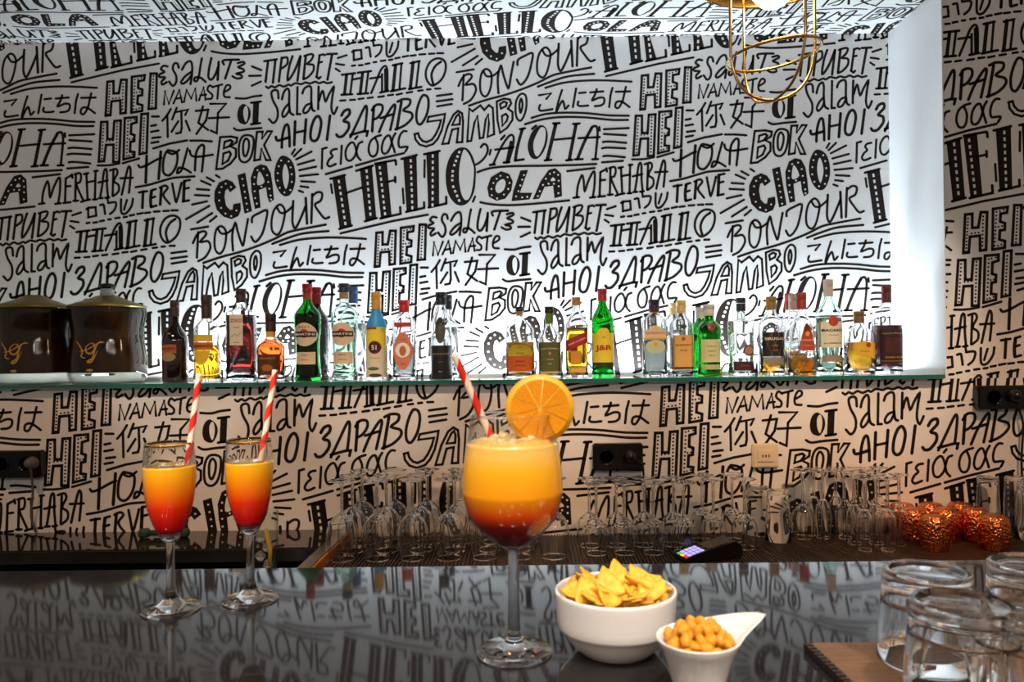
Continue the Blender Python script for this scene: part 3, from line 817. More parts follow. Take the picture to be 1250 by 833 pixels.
def letters(s, S, cx, cz, size, m, parent, off=.0009, bold=.015, width=None, arc=0.0):
    v, f = text_polys(s, bold)
    w = (max(a[0] for a in v)-min(a[0] for a in v)) or 1
    k = size; kx = size if width is None else width/w
    out = []
    for x, y, _ in v:
        X = cx+x*kx; Z = cz+y*k-size*.35+arc*(1-(x/(w/2))**2 if w else 0)
        out.append((X, front_y(S, X, Z)-off, Z))
    return me_obj('lettering', out, f, m, parent)
def rect(z0, z1, slope=0, curve=0): return lambda x: (z0+x*slope+curve*x*x, z1+x*slope+curve*x*x)
def oval(cx, cz, rx, rz): return lambda x: (lambda h: (cz-h, cz+h))(rz*math.sqrt(max(0, 1-((x-cx)/rx)**2)))
def C(*c): return mat('print_%d_%d_%d' % c, srgb(*c), .5)
def G(name, *c): return mat(name, tuple(c), 0, trans=1, ior=1.47)
def LQ(name, *c): return mat(name, tuple(c), 0, trans=1, ior=1.36)
G_CLEAR = M_glass
G_GREEN = G('green_glass', .02, .42, .05); G_AQUA = G('pale_aqua_glass', .82, .96, .88); G_BROWN = mat('dark_brown_glass', (.012, .005, .004), .06, coat=1)
L_AMBER = LQ('amber_spirit', .95, .42, .015); L_GOLD = LQ('golden_spirit', .98, .50, .008); L_RED = LQ('red_liqueur', .07, .004, .003)
L_DEEP = LQ('dark_vermouth', .02, .012, .006); L_RUM = LQ('purple_dark_rum', .10, .008, .02); L_WHITE = LQ('clear_spirit', .98, .99, .98)
L_COPPER = LQ('copper_brandy', .62, .10, .01); L_GREENISH = LQ('pale_vermouth', .82, .95, .80)
GRP = None
def bottle(name, label, px, wpx, hpx, neck=.3, zs0=.6, zs1=.76, p=2, glass=None, liq=None, level=.5, cap=None, capz=.8, capr=1.1, depth=1.0, belly=None, foot=.96, Y=2.27, collar=None, rz=0):
    P0 = onY(px, 440, Y); s = F/Y; R = wpx/s/2; H = hpx/s
    o = empty(name, (P0.x, Y, SHELF_Z), label, 'bottle', GRP)
    nk = R*neck; S = prof_bottle(H, R, R*depth, nk, zs0, zs1, p, foot, belly)
    glass = glass or G_CLEAR
    vs, fs = loft(S, top=False)
    if glass is not G_BROWN:
        v2, f2 = loft(S, shrink=.0022, zbot=H*.035, flip=True, top=False); b = len(vs); n = 28
        m1 = (len(vs)//n-1)*n; m2 = (len(v2)//n-1)*n
        fs += [tuple(i+b for i in f) for f in f2]; vs += v2
        fs += [(m1+k, m1+(k+1) % n, b+m2+(k+1) % n, b+m2+k) for k in range(n)]
    else: fs.append(tuple(len(vs)-28+k for k in range(28)))
    me_obj('body', vs, fs, glass, o, True)
    if liq and glass is not G_BROWN:
        v, f = loft(S, shrink=.0024, zbot=H*.0355, ztop=H*level); me_obj('liquid', v, f, liq, o, True)
    if cap:
        z0, z1 = H*capz, H; r = nk*capr
        pr = [(r*.6, z0), (r*1.02, z0), (r, z0+.002), (r, z0+(z1-z0)*.55), (r*.97, z0+(z1-z0)*.57), (r*1.03, z0+(z1-z0)*.6), (r*1.03, z1-.002), (r*.95, z1), (0, z1)]
        lathe('cap', pr, cap, o, 20)
    if collar:
        c, a, b_ = collar; S2 = S
        v, f = loft(S, n=24, shrink=-.0005, zbot=H*a, ztop=H*b_, bot=False, top=False); me_obj('neck_label', v, f, c, o, True)
    o.rotation_euler.z = rz
    return o, S, H, R
K_DK, K_BL, K_RD, K_GD = C(52, 34, 26), C(24, 22, 24), C(150, 28, 22), C(206, 150, 60)
INKY, WHT, REDP, TAN, GOLDP, YEL = C(34, 26, 24), C(242, 240, 232), C(176, 30, 22), C(226, 200, 160), C(196, 150, 66), C(238, 206, 70)

# behind row (only their necks and edges show)
def behind(px, Y, **k): return bottle('bottle', k.pop('label'), px, k.pop('w'), k.pop('h'), Y=Y, **k)
behind(386.5, 2.40, label='second red-capped vermouth bottle, hidden behind the round-label green one', w=31, h=112, neck=.36, zs0=.62, zs1=.8, glass=G_BROWN, cap=K_RD, capz=.82)
behind(431, 2.40, label='blue-capped clear bottle tucked behind the pale round-label vermouth', w=30, h=112, neck=.4, zs0=.66, zs1=.8, liq=L_WHITE, level=.6, cap=C(40, 70, 110), capz=.82)
behind(546.5, 2.40, label='black-capped clear bottle tucked behind the half-black vodka bottle', w=26, h=101, neck=.42, zs0=.6, zs1=.78, liq=L_WHITE, level=.6, cap=K_BL, capz=.82)
behind(822, 2.40, label='gold-capped gin bottle tucked behind the tan-label square gin', w=24, h=88, neck=.4, p=4, zs0=.72, zs1=.84, liq=L_WHITE, level=.6, cap=TAN, capz=.84)
behind(857, 2.40, label='second rounded green gin bottle, half hidden on the left of its twin', w=28, h=82, neck=.42, zs0=.66, zs1=.84, glass=G_GREEN, liq=L_WHITE, level=.6, cap=C(190, 190, 180), capz=.84)
behind(964, 2.40, label='red-capped clear rum bottle behind the black-label gold rum', w=26, h=98, neck=.36, liq=L_AMBER, level=.15, cap=K_RD, capz=.8)
behind(969.5, 2.34, label='grey-capped rum bottle directly behind the pointed red-label rum', w=32, h=98, neck=.34, zs0=.45, liq=L_AMBER, level=.2, cap=C(150, 140, 132), capz=.8)

# --- two big dark decanters on the left
def decanter(px, label, stopper):
    Y = 2.33; P0 = onY(px, 440, Y); s = F/Y; o = empty('decanter', (P0.x, Y, SHELF_Z), label, 'decanter')
    R = 43/s; H = 92/s
    prof = [(0, .86), (.03, .93), (.10, .99), (.2, 1.0), (.36, .98), (.52, .93), (.66, .90), (.8, .945), (.94, .985), (1, .97)]
    S = [(z*H, R*k, R*k*.9, 2.3) for z, k in spline(prof, step=3)]
    v, f = loft(S, n=40); me_obj('body', v, f, mat('decanter_glass', (.95, .97, .9), 0, trans=1, ior=1.47), o, True)
    v, f = loft(S, n=40, shrink=.007, zbot=H*.14, ztop=H*.985); me_obj('liquid', v, f, noisy(mat('dark_decanter_spirit', (.02, .01, .005), .4, spec=.1), (.002, .0015, .001), (.06, .022, .002), 5, 0, 2, (2.5, 2.5, 1)), o, True)
    g = mat('antique_gold_lid', srgb(150, 134, 66), .3, .8)
    S2 = [(H*.985, R*.985, R*.89, 2.3), (H*1.0, R*1.0, R*.9, 2.3), (H*1.015, R*.98, R*.88, 2.3), (H*1.05, R*.78, R*.7, 2.2), (H*1.10, R*.5, R*.47, 2), (H*1.14, R*.3, R*.28, 2), (H*1.145, R*.26, R*.25, 2)]
    v, f = loft(S2, n=40); me_obj('lid', v, f, g, o, True)
    if stopper:
        lathe('neck', [(R*.17, H*1.14), (R*.2, H*1.15), (R*.16, H*1.24), (R*.13, H*1.25)], mat('frosted_neck', srgb(206, 208, 206), .3, trans=.3), o, 20)
        lathe('stopper', [(0, H*1.24), (R*.17, H*1.24), (R*.2, H*1.26), (R*.2, H*1.29), (R*.12, H*1.31), (0, H*1.31)], M_dark, o, 20)
    else: lathe('neck', [(R*.24, H*1.14), (R*.26, H*1.15), (R*.22, H*1.165), (0, H*1.165)], g, o, 20)
    # swash monogram printed in gold on the front
    em = []
    def stroke(pts, w):
        P = spline([(a*R, b*R) for a, b in pts], step=5); L = []
        for i, (x, z) in enumerate(P):
            a = P[max(0, i-1)]; b = P[min(len(P)-1, i+1)]; dx, dz = b[0]-a[0], b[1]-a[1]; l = math.hypot(dx, dz) or 1
            ww = w*R*(.35+.65*math.sin(PI*i/(len(P)-1)))/2
            L.append(((x-dz/l*ww, z+dx/l*ww), (x+dz/l*ww, z-dx/l*ww)))
        return L
    vs, fs = [], []
    for pts, w in (([(-.42, .26), (-.30, .12), (-.22, -.02), (-.24, -.16), (-.12, -.2)], .05), ([(-.30, -.02), (-.1, .02), (.1, .14), (.28, .26)], .035),
                   ([(0, .2), (-.12, .1), (-.1, -.04), (.02, -.08), (.12, .04), (.08, .18), (0, .2)], .05), ([(.34, .22), (.2, .2), (.12, 0), (.08, -.2), (-.06, -.3), (.02, -.32), (.1, -.24), (.2, 0)], .05)):
        L = stroke(pts, w); b = len(vs)
        for a, c in L:
            for x, z in (a, c): vs.append((x, front_y(S, x, z+H*.42)-.0012, z+H*.42))
        fs += [(b+2*i, b+2*i+1, b+2*i+3, b+2*i+2) for i in range(len(L)-1)]
    me_obj('gold_monogram', vs, fs, M_gold, o)
    patch('small_emblem', S, -R*.09, R*.09, oval(0, H*.17, R*.09, R*.035), M_gold, o, off=.0012)
    return o
decanter(43, 'big dark waisted decanter with low gold lid, at the far left end', False)
decanter(132, 'big dark decanter with black stopper on a pale neck', True)

# --- the front row, left to right
o, S, H, R = bottle('bottle', 'dark brown cream-liqueur bottle with orange arched band, right of the decanters', 214, 30, 100, neck=.31, zs0=.5, zs1=.74, glass=G_BROWN, cap=K_DK, capz=.8)
l = patch('label', S, -R*.78, R*.5, rect(H*.36, H*.46, 0, -6), C(176, 86, 44), o); letters('BAILEYS', S, -R*.14, H*.41, .009, INKY, l, width=R*1.1, bold=.03)
patch('picture_label', S, -R*.7, R*.45, oval(-R*.12, H*.31, R*.58, H*.055), C(150, 130, 80), o); letters('BB', S, -R*.1, H*.59, .008, M_gold, o)
o, S, H, R = bottle('bottle', 'brandy bottle with yellow shield label under an orange band, amber at the bottom', 253, 32, 106, neck=.35, zs0=.6, zs1=.74, liq=L_AMBER, level=.42, cap=K_DK, capz=.73, belly=[(.12, .98), (.3, .94)])
l = patch('label', S, -R*.9, R*.7, rect(H*.46, H*.54), C(244, 196, 60), o); l2 = patch('label_band', S, -R*.92, R*.72, rect(H*.365, H*.455), C(214, 120, 40), o, off=.0006)
letters('SOBERANO', S, -R*.1, H*.41, .011, INKY, l2, width=R*1.5, bold=.025); patch('shield_label', S, -R*.72, R*.55, lambda x: (H*.365-(H*.17)*math.sqrt(max(0, 1-((x+R*.085)/(R*.64))**2)), H*.36), C(240, 190, 50), o)
o, S, H, R = bottle('bottle', 'square-shouldered bottle of dark red liqueur with tilted cream label', 295, 34, 113, neck=.34, zs0=.735, zs1=.80, p=4.5, liq=L_RED, level=.715, cap=K_DK, capz=.85, capr=1.0, depth=.62)
l = patch('label', S, -R*.6, R*.34, rect(H*.39, H*.72), C(232, 212, 184), o); letters('ZOCO', S, -R*.13, H*.655, .014, REDP, l, width=R*.84, bold=.03)
letters('PACHARAN', S, -R*.13, H*.58, .0038, INKY, l); letters('NAVARRO', S, -R*.13, H*.42, .0038, INKY, l)
tube('sprig', [(x*R-.13*R, front_y(S, x*R-.13*R, H*z)-.0008, H*z) for x, z in ((-.35, .48), (-.1, .51), (.1, .49), (.35, .53))], .0007, INKY, l, 4)
o, S, H, R = bottle('bottle', 'short round-shouldered bottle of copper brandy, dark label and tall dark cap', 331, 32, 82, neck=.36, zs0=.5, zs1=.66, liq=L_COPPER, level=.62, cap=K_DK, capz=.74, collar=(C(226, 170, 50), .655, .74))
l = patch('label', S, -R*.86, R*.86, rect(H*.1, H*.4), C(92, 42, 18), o); letters('BRANDY', S, 0, H*.34, .007, GOLDP, l, width=R*1.2); patch('gold_print', S, -R*.45, R*.45, oval(0, H*.2, R*.4, H*.05), C(170, 104, 30), o, off=.0007)
o, S, H, R = bottle('bottle', 'green vermouth bottle with red cap and round cream label with red ball', 376, 32, 118, neck=.33, zs0=.66, zs1=.82, glass=G_GREEN, liq=L_DEEP, level=.69, cap=K_RD, capz=.91, belly=[(.1, .94), (.25, .86), (.4, .88), (.55, 1.0)], collar=(C(166, 60, 40), .84, .91))
def vermouth(S, H, R, o, low, rz=.88):
    l = patch('label', S, -R*rz, R*rz, oval(0, H*.475, R*rz, R*rz), C(228, 204, 170), o, n=20); patch('red_ball', S, -R*.35, R*.35, oval(0, H*.485, R*.34, R*.34), C(206, 60, 34), l, off=.0007)
    patch('black_band', S, -R*.8, R*.8, rect(H*.45, H*.505), INKY, l, off=.001); letters('MARTINI', S, 0, H*.478, .0098, WHT, l, off=.0014, width=R*1.45)
    b = patch('lower_label', S, -R*.72, R*.72, rect(H*.17, H*.295), C(222, 196, 164), o); letters(low, S, 0, H*.265, .0055, INKY, b)
    letters('L\'APERITIVO', S, 0, H*.215, .0045, INKY, b)
vermouth(S, H, R, o, 'ROSSO')
o, S, H, R = bottle('bottle', 'clear vermouth bottle, dark cap, round tan label with red ball over white lettering', 421, 32, 118, neck=.36, zs0=.68, zs1=.8, glass=G_AQUA, liq=L_GREENISH, level=.55, cap=C(34, 40, 48), capz=.91, belly=[(.1, .92), (.25, .88), (.4, .92), (.55, 1.0)], collar=(C(150, 130, 104), .84, .91))
vermouth(S, H, R, o, 'BIANCO')
o, S, H, R = bottle('bottle', 'slim blue and yellow wrapped bottle with gold cap and a dark red 51 disc', 460, 26, 107, neck=.4, zs0=.58, zs1=.8, liq=L_WHITE, level=.5, cap=K_GD, capz=.80)
v, f = loft(S, n=28, shrink=-.0005, zbot=H*.6, ztop=H*.8, bot=False, top=False); me_obj('blue_wrap', v, f, C(50, 146, 206), o, True)
l = patch('label', S, -R*.94, R*.94, rect(H*.36, H*.6), C(240, 216, 60), o); patch('red_strip', S, -R*.75, R*.2, rect(H*.575, H*.6), REDP, l, off=.0007)
patch('lower_label', S, -R*.94, R*.94, rect(H*.03, H*.36), C(222, 214, 186), o); d = patch('disc', S, -R*.62, R*.62, oval(0, H*.37, R*.6, R*.6), C(120, 24, 30), o, off=.0008, n=16); patch('disc_ring', S, -R*.5, R*.5, oval(0, H*.37, R*.49, R*.49), C(70, 16, 26), d, off=.0012)
letters('51', S, 0, H*.37, .019, WHT, d, off=.0016, bold=.02); letters('CACHACA', S, 0, H*.25, .006, C(190, 90, 70), o); patch('green_print', S, -R*.7, R*.4, oval(-R*.15, H*.13, R*.55, H*.02), C(90, 110, 60), o, off=.0008); patch('dark_print', S, -R*.6, R*.7, oval(0, H*.055, R*.6, H*.02), C(60, 66, 40), o, off=.0008)
o, S, H, R = bottle('bottle', 'clear gin bottle with bright red cap and pink pointed oval label', 494, 27, 97, neck=.42, zs0=.7, zs1=.85, p=4, liq=L_WHITE, level=.4, cap=C(190, 30, 30), capz=.85)
patch('banner', S, -R*.75, R*.75, rect(H*.66, H*.715), C(186, 44, 44), o)
l = patch('label', S, -R*.93, R*.93, lambda x: (lambda h: (H*.36-h, H*.36+h))(H*.235*max(0, 1-abs(x/(R*.95))**2.3)), C(212, 130, 104), o, n=20)
patch('label_disc', S, -R*.68, R*.68, oval(0, H*.37, R*.66, R*.66), WHT, l, off=.0007, n=16); patch('figure_print', S, -R*.32, R*.32, oval(0, H*.36, R*.3, R*.45), C(196, 110, 60), l, off=.001); letters('LONDON', S, 0, H*.5, .005, REDP, l); letters('GIN', S, 0, H*.2, .008, REDP, l)
o, S, H, R = bottle('bottle', 'vodka bottle with black cap and glossy black lower half, behind the big straw', 539, 26, 106, neck=.45, zs0=.62, zs1=.82, liq=L_WHITE, level=.5, cap=K_BL, capz=.85, belly=[(.2, 1.0), (.38, 1.0), (.42, .96)])
v, f = loft(S, n=28, shrink=-.0005, zbot=H*.015, ztop=H*.385, bot=False, top=False); w = me_obj('black_wrap', v, f, K_BL, o, True)
letters('ERISTOFF', S, 0, H*.29, .0075, C(180, 140, 90), w, width=R*1.5, bold=0); letters('VODKA', S, 0, H*.2, .0045, C(160, 130, 90), w, bold=0); letters('700 ml', S, 0, H*.09, .004, WHT, w, bold=0)
patch('dark_emblem', S, -R*.5, R*.5, oval(0, H*.56, R*.48, H*.15), C(84, 82, 74), o)
o, S, H, R = bottle('bottle', 'whiskey flask with embossed shoulders, cork stopper and orange band across amber', 635, 35, 87, neck=.24, zs0=.66, zs1=.86, p=2.6, liq=L_GOLD, level=.5, cap=K_BL, capz=.94, capr=1.25, collar=(C(170, 120, 76), .875, .94), depth=.6)
l = patch('label', S, -R*.96, R*.96, rect(H*.1, H*.31), C(208, 92, 30), o); letters('BOURBON', S, 0, H*.24, .0052, INKY, l); letters('FRONTIER WHISKEY', S, 0, H*.18, .0036, INKY, l)
for k, t in enumerate(('OLD', 'STYLE')): letters(t, S, 0, H*(.44-.09*k), .0085, C(120, 70, 20), o)
o, S, H, R = bottle('bottle', 'square whiskey bottle with black cap, green neck and olive label', 671, 27, 87, neck=.37, zs0=.56, zs1=.75, p=5, liq=L_AMBER, level=.4, cap=K_BL, capz=.91, depth=.85, collar=(C(96, 120, 50), .76, .91))
l = patch('label', S, -R*.97, R*.97, rect(H*.09, H*.5), C(92, 92, 42), o); letters("JACK DANIEL'S", S, 0, H*.40, .0055, C(220, 216, 180), l, arc=.003, width=R*1.65); letters('TENNESSEE', S, 0, H*.26, .004, C(220, 216, 180), l); letters('APPLE', S, 0, H*.2, .0048, C(220, 216, 180), l); patch('apple_print', S, -R*.12, R*.12, oval(0, H*.345, R*.12, R*.15), C(220, 150, 60), l, off=.0008)
o, S, H, R = bottle('bottle', 'square golden whisky bottle with slanted red label', 704, 27, 98, neck=.36, zs0=.62, zs1=.86, p=5, liq=L_GOLD, level=.62, cap=C(176, 110, 50), capz=.9)
l = patch('label', S, -R*.97, R*.97, rect(H*.38, H*.52, .42), C(170, 34, 26), o, off=.0007)
v, f = text_polys('RED LABEL', .02); wv = max(a[0] for a in v)*2
me_obj('lettering', [(x*R*1.6/wv, front_y(S, x*R*1.6/wv, H*.45)-.0014, H*.45+(y-.35)*.0065+x*R*1.6/wv*.42) for x, y, _ in v], f, C(240, 220, 190), l)
b = patch('lower_label', S, -R*.6, R*.75, rect(H*.07, H*.12), C(226, 170, 90), o)
patch('small_label', S, -R*.6, R*.35, rect(H*.16, H*.33), C(214, 150, 40), o)
o, S, H, R = bottle('bottle', 'bright green whisky bottle with red cap and yellow label', 736, 27, 108, neck=.36, zs0=.63, zs1=.84, glass=G_GREEN, liq=LQ('green_tinted_whisky', .3, .8, .05), level=.5, cap=C(160, 34, 40), capz=.86, capr=1.15)
l = patch('label', S, -R*.94, R*.94, lambda x: (H*.17, H*.5+H*.055*math.sqrt(max(0, 1-(x/(R*.55))**2)) if abs(x) < R*.55 else H*.5), C(240, 214, 60), o, n=20)
letters('J&B', S, 0, H*.335, .021, REDP, l, width=R*1.4, bold=.03); letters('RARE', S, 0, H*.45, .004, INKY, l); b = patch('black_strip', S, -R*.86, R*.86, rect(H*.125, H*.165), C(50, 44, 24), o)
o, S, H, R = bottle('bottle', 'clear gin bottle with purple and yellow cap and cream label lettered in red', 799, 29, 94, neck=.42, zs0=.7, zs1=.84, p=3.5, liq=L_WHITE, level=.5, cap=C(66, 40, 70), capz=.84, depth=.7, collar=(C(214, 150, 50), .83, .87))
l = patch('label', S, -R*.93, R*.93, lambda x: (H*.5, H*.6+H*.06*math.sqrt(max(0, 1-(x/(R*.6))**2)) if abs(x) < R*.6 else H*.6), C(236, 214, 176), o, n=18); letters("GORDON'S", S, 0, H*.565, .0095, C(196, 60, 44), l, width=R*1.6); patch('yellow_strip', S, -R*.94, R*.94, rect(H*.48, H*.503), C(230, 180, 40), o)
patch('floral_print', S, -R*.85, R*.85, oval(0, H*.39, R*.85, H*.085), C(206, 216, 176), o); patch('orange_print', S, -R*.15, R*.15, oval(0, H*.42, R*.14, R*.18), C(232, 160, 60), o, off=.0007)
o, S, H, R = bottle('bottle', 'square clear gin bottle with tan cap and full tan label', 832, 26, 93, neck=.42, zs0=.66, zs1=.82, p=5, liq=L_WHITE, level=.5, cap=C(214, 180, 120), capz=.83)
l = patch('label', S, -R*.93, R*.93, rect(H*.09, H*.54), C(214, 170, 96), o); letters('BOSFORD', S, 0, H*.41, .0062, INKY, l, width=R*1.4); letters('DRY GIN', S, 0, H*.34, .0055, INKY, l); patch('bottom_strip', S, -R*.9, R*.9, rect(H*.1, H*.125), INKY, l, off=.0007); patch('neck_oval', S, -R*.35, R*.35, oval(0, H*.65, R*.33, H*.028), C(60, 56, 58), o)
patch('crest', S, -R*.2, R*.2, oval(0, H*.49, R*.18, R*.18), C(150, 90, 50), l, off=.0007)
o, S, H, R = bottle('bottle', 'rounded green gin bottle with red wax seal, front one of the pair', 866, 29, 88, neck=.4, zs0=.66, zs1=.8, glass=G_GREEN, liq=LQ('green_tinted_gin', .5, .95, .5), level=.6, cap=C(196, 196, 186), capz=.84, capr=1.15, foot=.9, belly=[(.2, .9), (.5, .95), (.62, 1.0)], Y=2.24)
patch('red_seal', S, -R*.36, R*.36, oval(0, H*.685, R*.33, R*.33), C(130, 26, 26), o, n=14); l = patch('label', S, -R*.78, R*.78, rect(H*.2, H*.51), C(206, 210, 160), o); letters('LONDON', S, 0, H*.35, .005, C(60, 80, 50), l); letters('DRY GIN', S, 0, H*.29, .005, C(60, 80, 50), l); letters('Tanqueray', S, 0, H*.42, .007, C(60, 80, 50), l, bold=0)
patch('lower_band', S, -R*.78, R*.78, rect(H*.1, H*.165), C(170, 176, 130), o)
o, S, H, R = bottle('bottle', 'faceted clear vodka bottle with bronze medallion and dark red base band', 905, 29, 95, neck=.36, zs0=.70, zs1=.73, p=5, liq=L_WHITE, level=.55, cap=K_BL, capz=.83, foot=.94, belly=[(.2, .9), (.5, .95), (.68, 1.0)])
d = patch('medallion', S, -R*.1, R*.86, oval(R*.38, H*.325, R*.46, R*.46), C(70, 60, 54), o, n=16, off=.001); patch('medallion_face', S, R*.02, R*.76, oval(R*.38, H*.325, R*.34, R*.34), C(176, 130, 96), d, n=14, off=.0016)
l = patch('label', S, -R*.86, R*.86, rect(H*.07, H*.185), C(52, 24, 22), o); letters('PREMIUM VODKA', S, 0, H*.13, .0036, C(200, 80, 60), l); lathe('cap_ring', [(R*.395, H*.925), (R*.405, H*.93), (R*.405, H*.94), (R*.395, H*.945)], WHT, o, 20)
o, S, H, R = bottle('bottle', 'rum bottle with gold cap, black latticed label and amber at the bottom', 942, 29, 96, neck=.38, zs0=.64, zs1=.82, p=2.5, liq=L_AMBER, level=.16, cap=C(150, 110, 50), capz=.83)
l = patch('label', S, -R*.93, R*.93, rect(H*.245, H*.545), C(38, 34, 38), o); letters('BRUGAL', S, 0, H*.465, .011, C(230, 216, 190), l, width=R*1.6, bold=.03); letters('AÑEJO', S, 0, H*.38, .006, GOLDP, l); letters('1888', S, 0, H*.32, .006, C(210, 120, 50), l)
for sx in (-1, 1):
    for k in (-.6, 0, .6): tube('lattice_thread', [(R*(k+sx*.35*t), front_y(S, R*(k+sx*.35*t), H*(.245+.3*(.5+t/2)))-.0012, H*(.245+.3*(.5+t/2))) for t in (-1, -.5, 0, .5, 1)], .00025, GOLDP, l, 4)
patch('lower_band', S, -R*.8, R*.8, rect(H*.15, H*.22), C(150, 136, 120), o)
o, S, H, R = bottle('bottle', 'wide-based rum bottle with red cap and pointed red-brown label', 979, 34, 101, neck=.31, zs0=.52, zs1=.8, p=2.4, liq=L_AMBER, level=.2, cap=C(150, 50, 34), capz=.8, belly=[(.3, .95), (.42, .86)], depth=.8, Y=2.24)
l = patch('label', S, -R*.45, R*.78, lambda x: (H*.3, H*.3+H*.33*max(0, 1-abs((x-R*.17)/(R*.62))**1.8)), C(168, 66, 40), o, n=20); patch('sun_print', S, R*.0, R*.34, oval(R*.17, H*.5, R*.17, R*.17), C(226, 150, 60), l, off=.0008); letters('CACIQUE', S, R*.17, H*.425, .0055, C(240, 214, 190), l, width=R*.95); letters('AÑEJO', S, R*.17, H*.36, .005, C(236, 150, 90), l, width=R*.7)
o, S, H, R = bottle('bottle', 'tall pale aqua rum bottle with beige cap and cream label', 1012, 31, 116, neck=.33, zs0=.62, zs1=.80, glass=G_AQUA, liq=L_WHITE, level=.6, cap=C(186, 166, 146), capz=.82)
l = patch('label', S, -R*.96, R*.96, rect(H*.285, H*.555), C(226, 214, 184), o); patch('red_disc', S, -R*.4, R*.4, oval(0, H*.56, R*.4, R*.4), C(190, 60, 40), o, off=.0009, n=14); letters('BACARDI', S, 0, H*.465, .010, C(30, 28, 30), l, width=R*1.6, bold=.03); letters('CARTA BLANCA', S, 0, H*.415, .0038, INKY, l); letters('SUPERIOR', S, 0, H*.33, .0055, INKY, l, width=R*1.4)
patch('lower_band', S, -R*.8, R*.8, rect(H*.135, H*.205), C(150, 128, 108), o)
o, S, H, R = bottle('bottle', 'squat bottle of golden rum with wooden cap and slanted yellow label', 1049, 33, 77, neck=.34, zs0=.62, zs1=.8, p=3, liq=L_AMBER, level=.5, cap=C(130, 96, 56), capz=.81)
l = patch('label', S, -R*.94, R*.94, lambda x: (H*.3-x*.35, H*.53-.2*abs(x)), C(238, 190, 60), o); letters('Pampero', S, 0, H*.37, .0075, C(150, 80, 30), l, bold=0); patch('red_dot', S, R*.05, R*.45, oval(R*.25, H*.465, R*.18, R*.18), C(196, 60, 30), l, off=.0008)
o, S, H, R = bottle('bottle', 'tall bottle of purple-black spiced rum with dark red cap, last on the right', 1083, 33, 109, neck=.31, zs0=.66, zs1=.8, p=2.6, liq=L_RUM, level=.54, cap=C(96, 34, 32), capz=.8)
l = patch('label', S, -R*.84, R*.95, rect(H*.12, H*.5), C(44, 26, 30), o); letters('Captain Morgan', S, 0, H*.455, .008, C(210, 160, 120), l, width=R*1.5, bold=0); patch('dark_red_panel', S, -R*.55, R*.65, rect(H*.24, H*.41), C(78, 32, 30), l, off=.0007); letters('DARK RUM', S, R*.1, H*.19, .007, C(230, 150, 60), l, width=R*1.3); patch('gold_strip', S, -R*.8, R*.9, rect(H*.145, H*.15), GOLDP, l, off=.0007)  # label print includes a plain dark red panel instead of a figure
# ------------------------------------------------------------------ worktops
MAT_Z = .83; WT_Z = .852; CT = 1.10
wt = empty('back_worktop', (0, 2.0, 0), 'polished black worktop along the wall with steel front band and sink', 'worktop')
xe = onY(408, 660, 2.05).x
box('stone_top', (XL, -.005, WT_Z-.03), (xe-.02, .199, WT_Z), M_black, wt, .002)
box('steel_band', (XL, -.012, WT_Z-.034), (xe-.02, -.005, WT_Z-.003), M_steel, wt)
box('lower_top', (XL, -.36, WT_Z-.085), (xe-.02, -.012, WT_Z-.075), mat('dark_steel', srgb(46, 44, 40), .18, .9), wt)
tag(box('back_cabinet', (XL, 1.66, 0), (XR, FRONT_Y-.001, WT_Z-.091), M_dark), 'plain dark cabinet below the back worktop', 'cabinet')
sx = onY(215, 690, 1.85).x
for k in range(2): box('sink_rim', (sx-.27+.56*k-.28, -.30, WT_Z-.075), (sx-.27+.56*k-.27, -.03, WT_Z-.07), M_steel, wt)
box('sink_rim', (sx-.5, -.04, WT_Z-.075), (sx+.05, -.03, WT_Z-.07), M_steel, wt)
tr = empty('drip_tray', (0, 2.0, 0), 'long black tray with steel left border lined with ribbed rubber matting', 'tray')
box('tray_border', (xe-.02, -.36, MAT_Z-.02), (xe+.012, .199, WT_Z+.006), M_steel, tr, .001)
box('warm_reflection_face', (xe+.012, -.36, MAT_Z-.02), (xe+.016, .199, WT_Z+.002), mat('painted_steel_reflection', srgb(214, 130, 20), .25, coat=.4), tr)  # steel inner wall of the tray; its orange reflection is put into the colour
box('tray_base', (xe+.016, -.36, MAT_Z-.02), (XR, .199, MAT_Z-.0045), M_dark, tr)
vs, fs = [], []
x = xe+.018
while x < XR-.01:
    v, f = cuboid((x, -.35, MAT_Z-.0045), (x+.0045, .197, MAT_Z)); b = len(vs); vs += v; fs += [tuple(i+b for i in q) for q in f]; x += .0095
tag(me_obj('rubber_ribs', vs, fs, M_rubber, tr), kind='stuff')
ct = empty('bar_counter', (0, .45, 0), 'polished black stone bar counter in the foreground reflecting the wall', 'counter')
yb = onZ(648, 690, CT).y
box('stone_top', (XL, -1.0, CT-.03), (XR, yb-.45, CT), M_black, ct, .0015)
box('front_panel', (XL, -.35, 0), (XR, yb-.5, CT-.03), M_dark, ct)

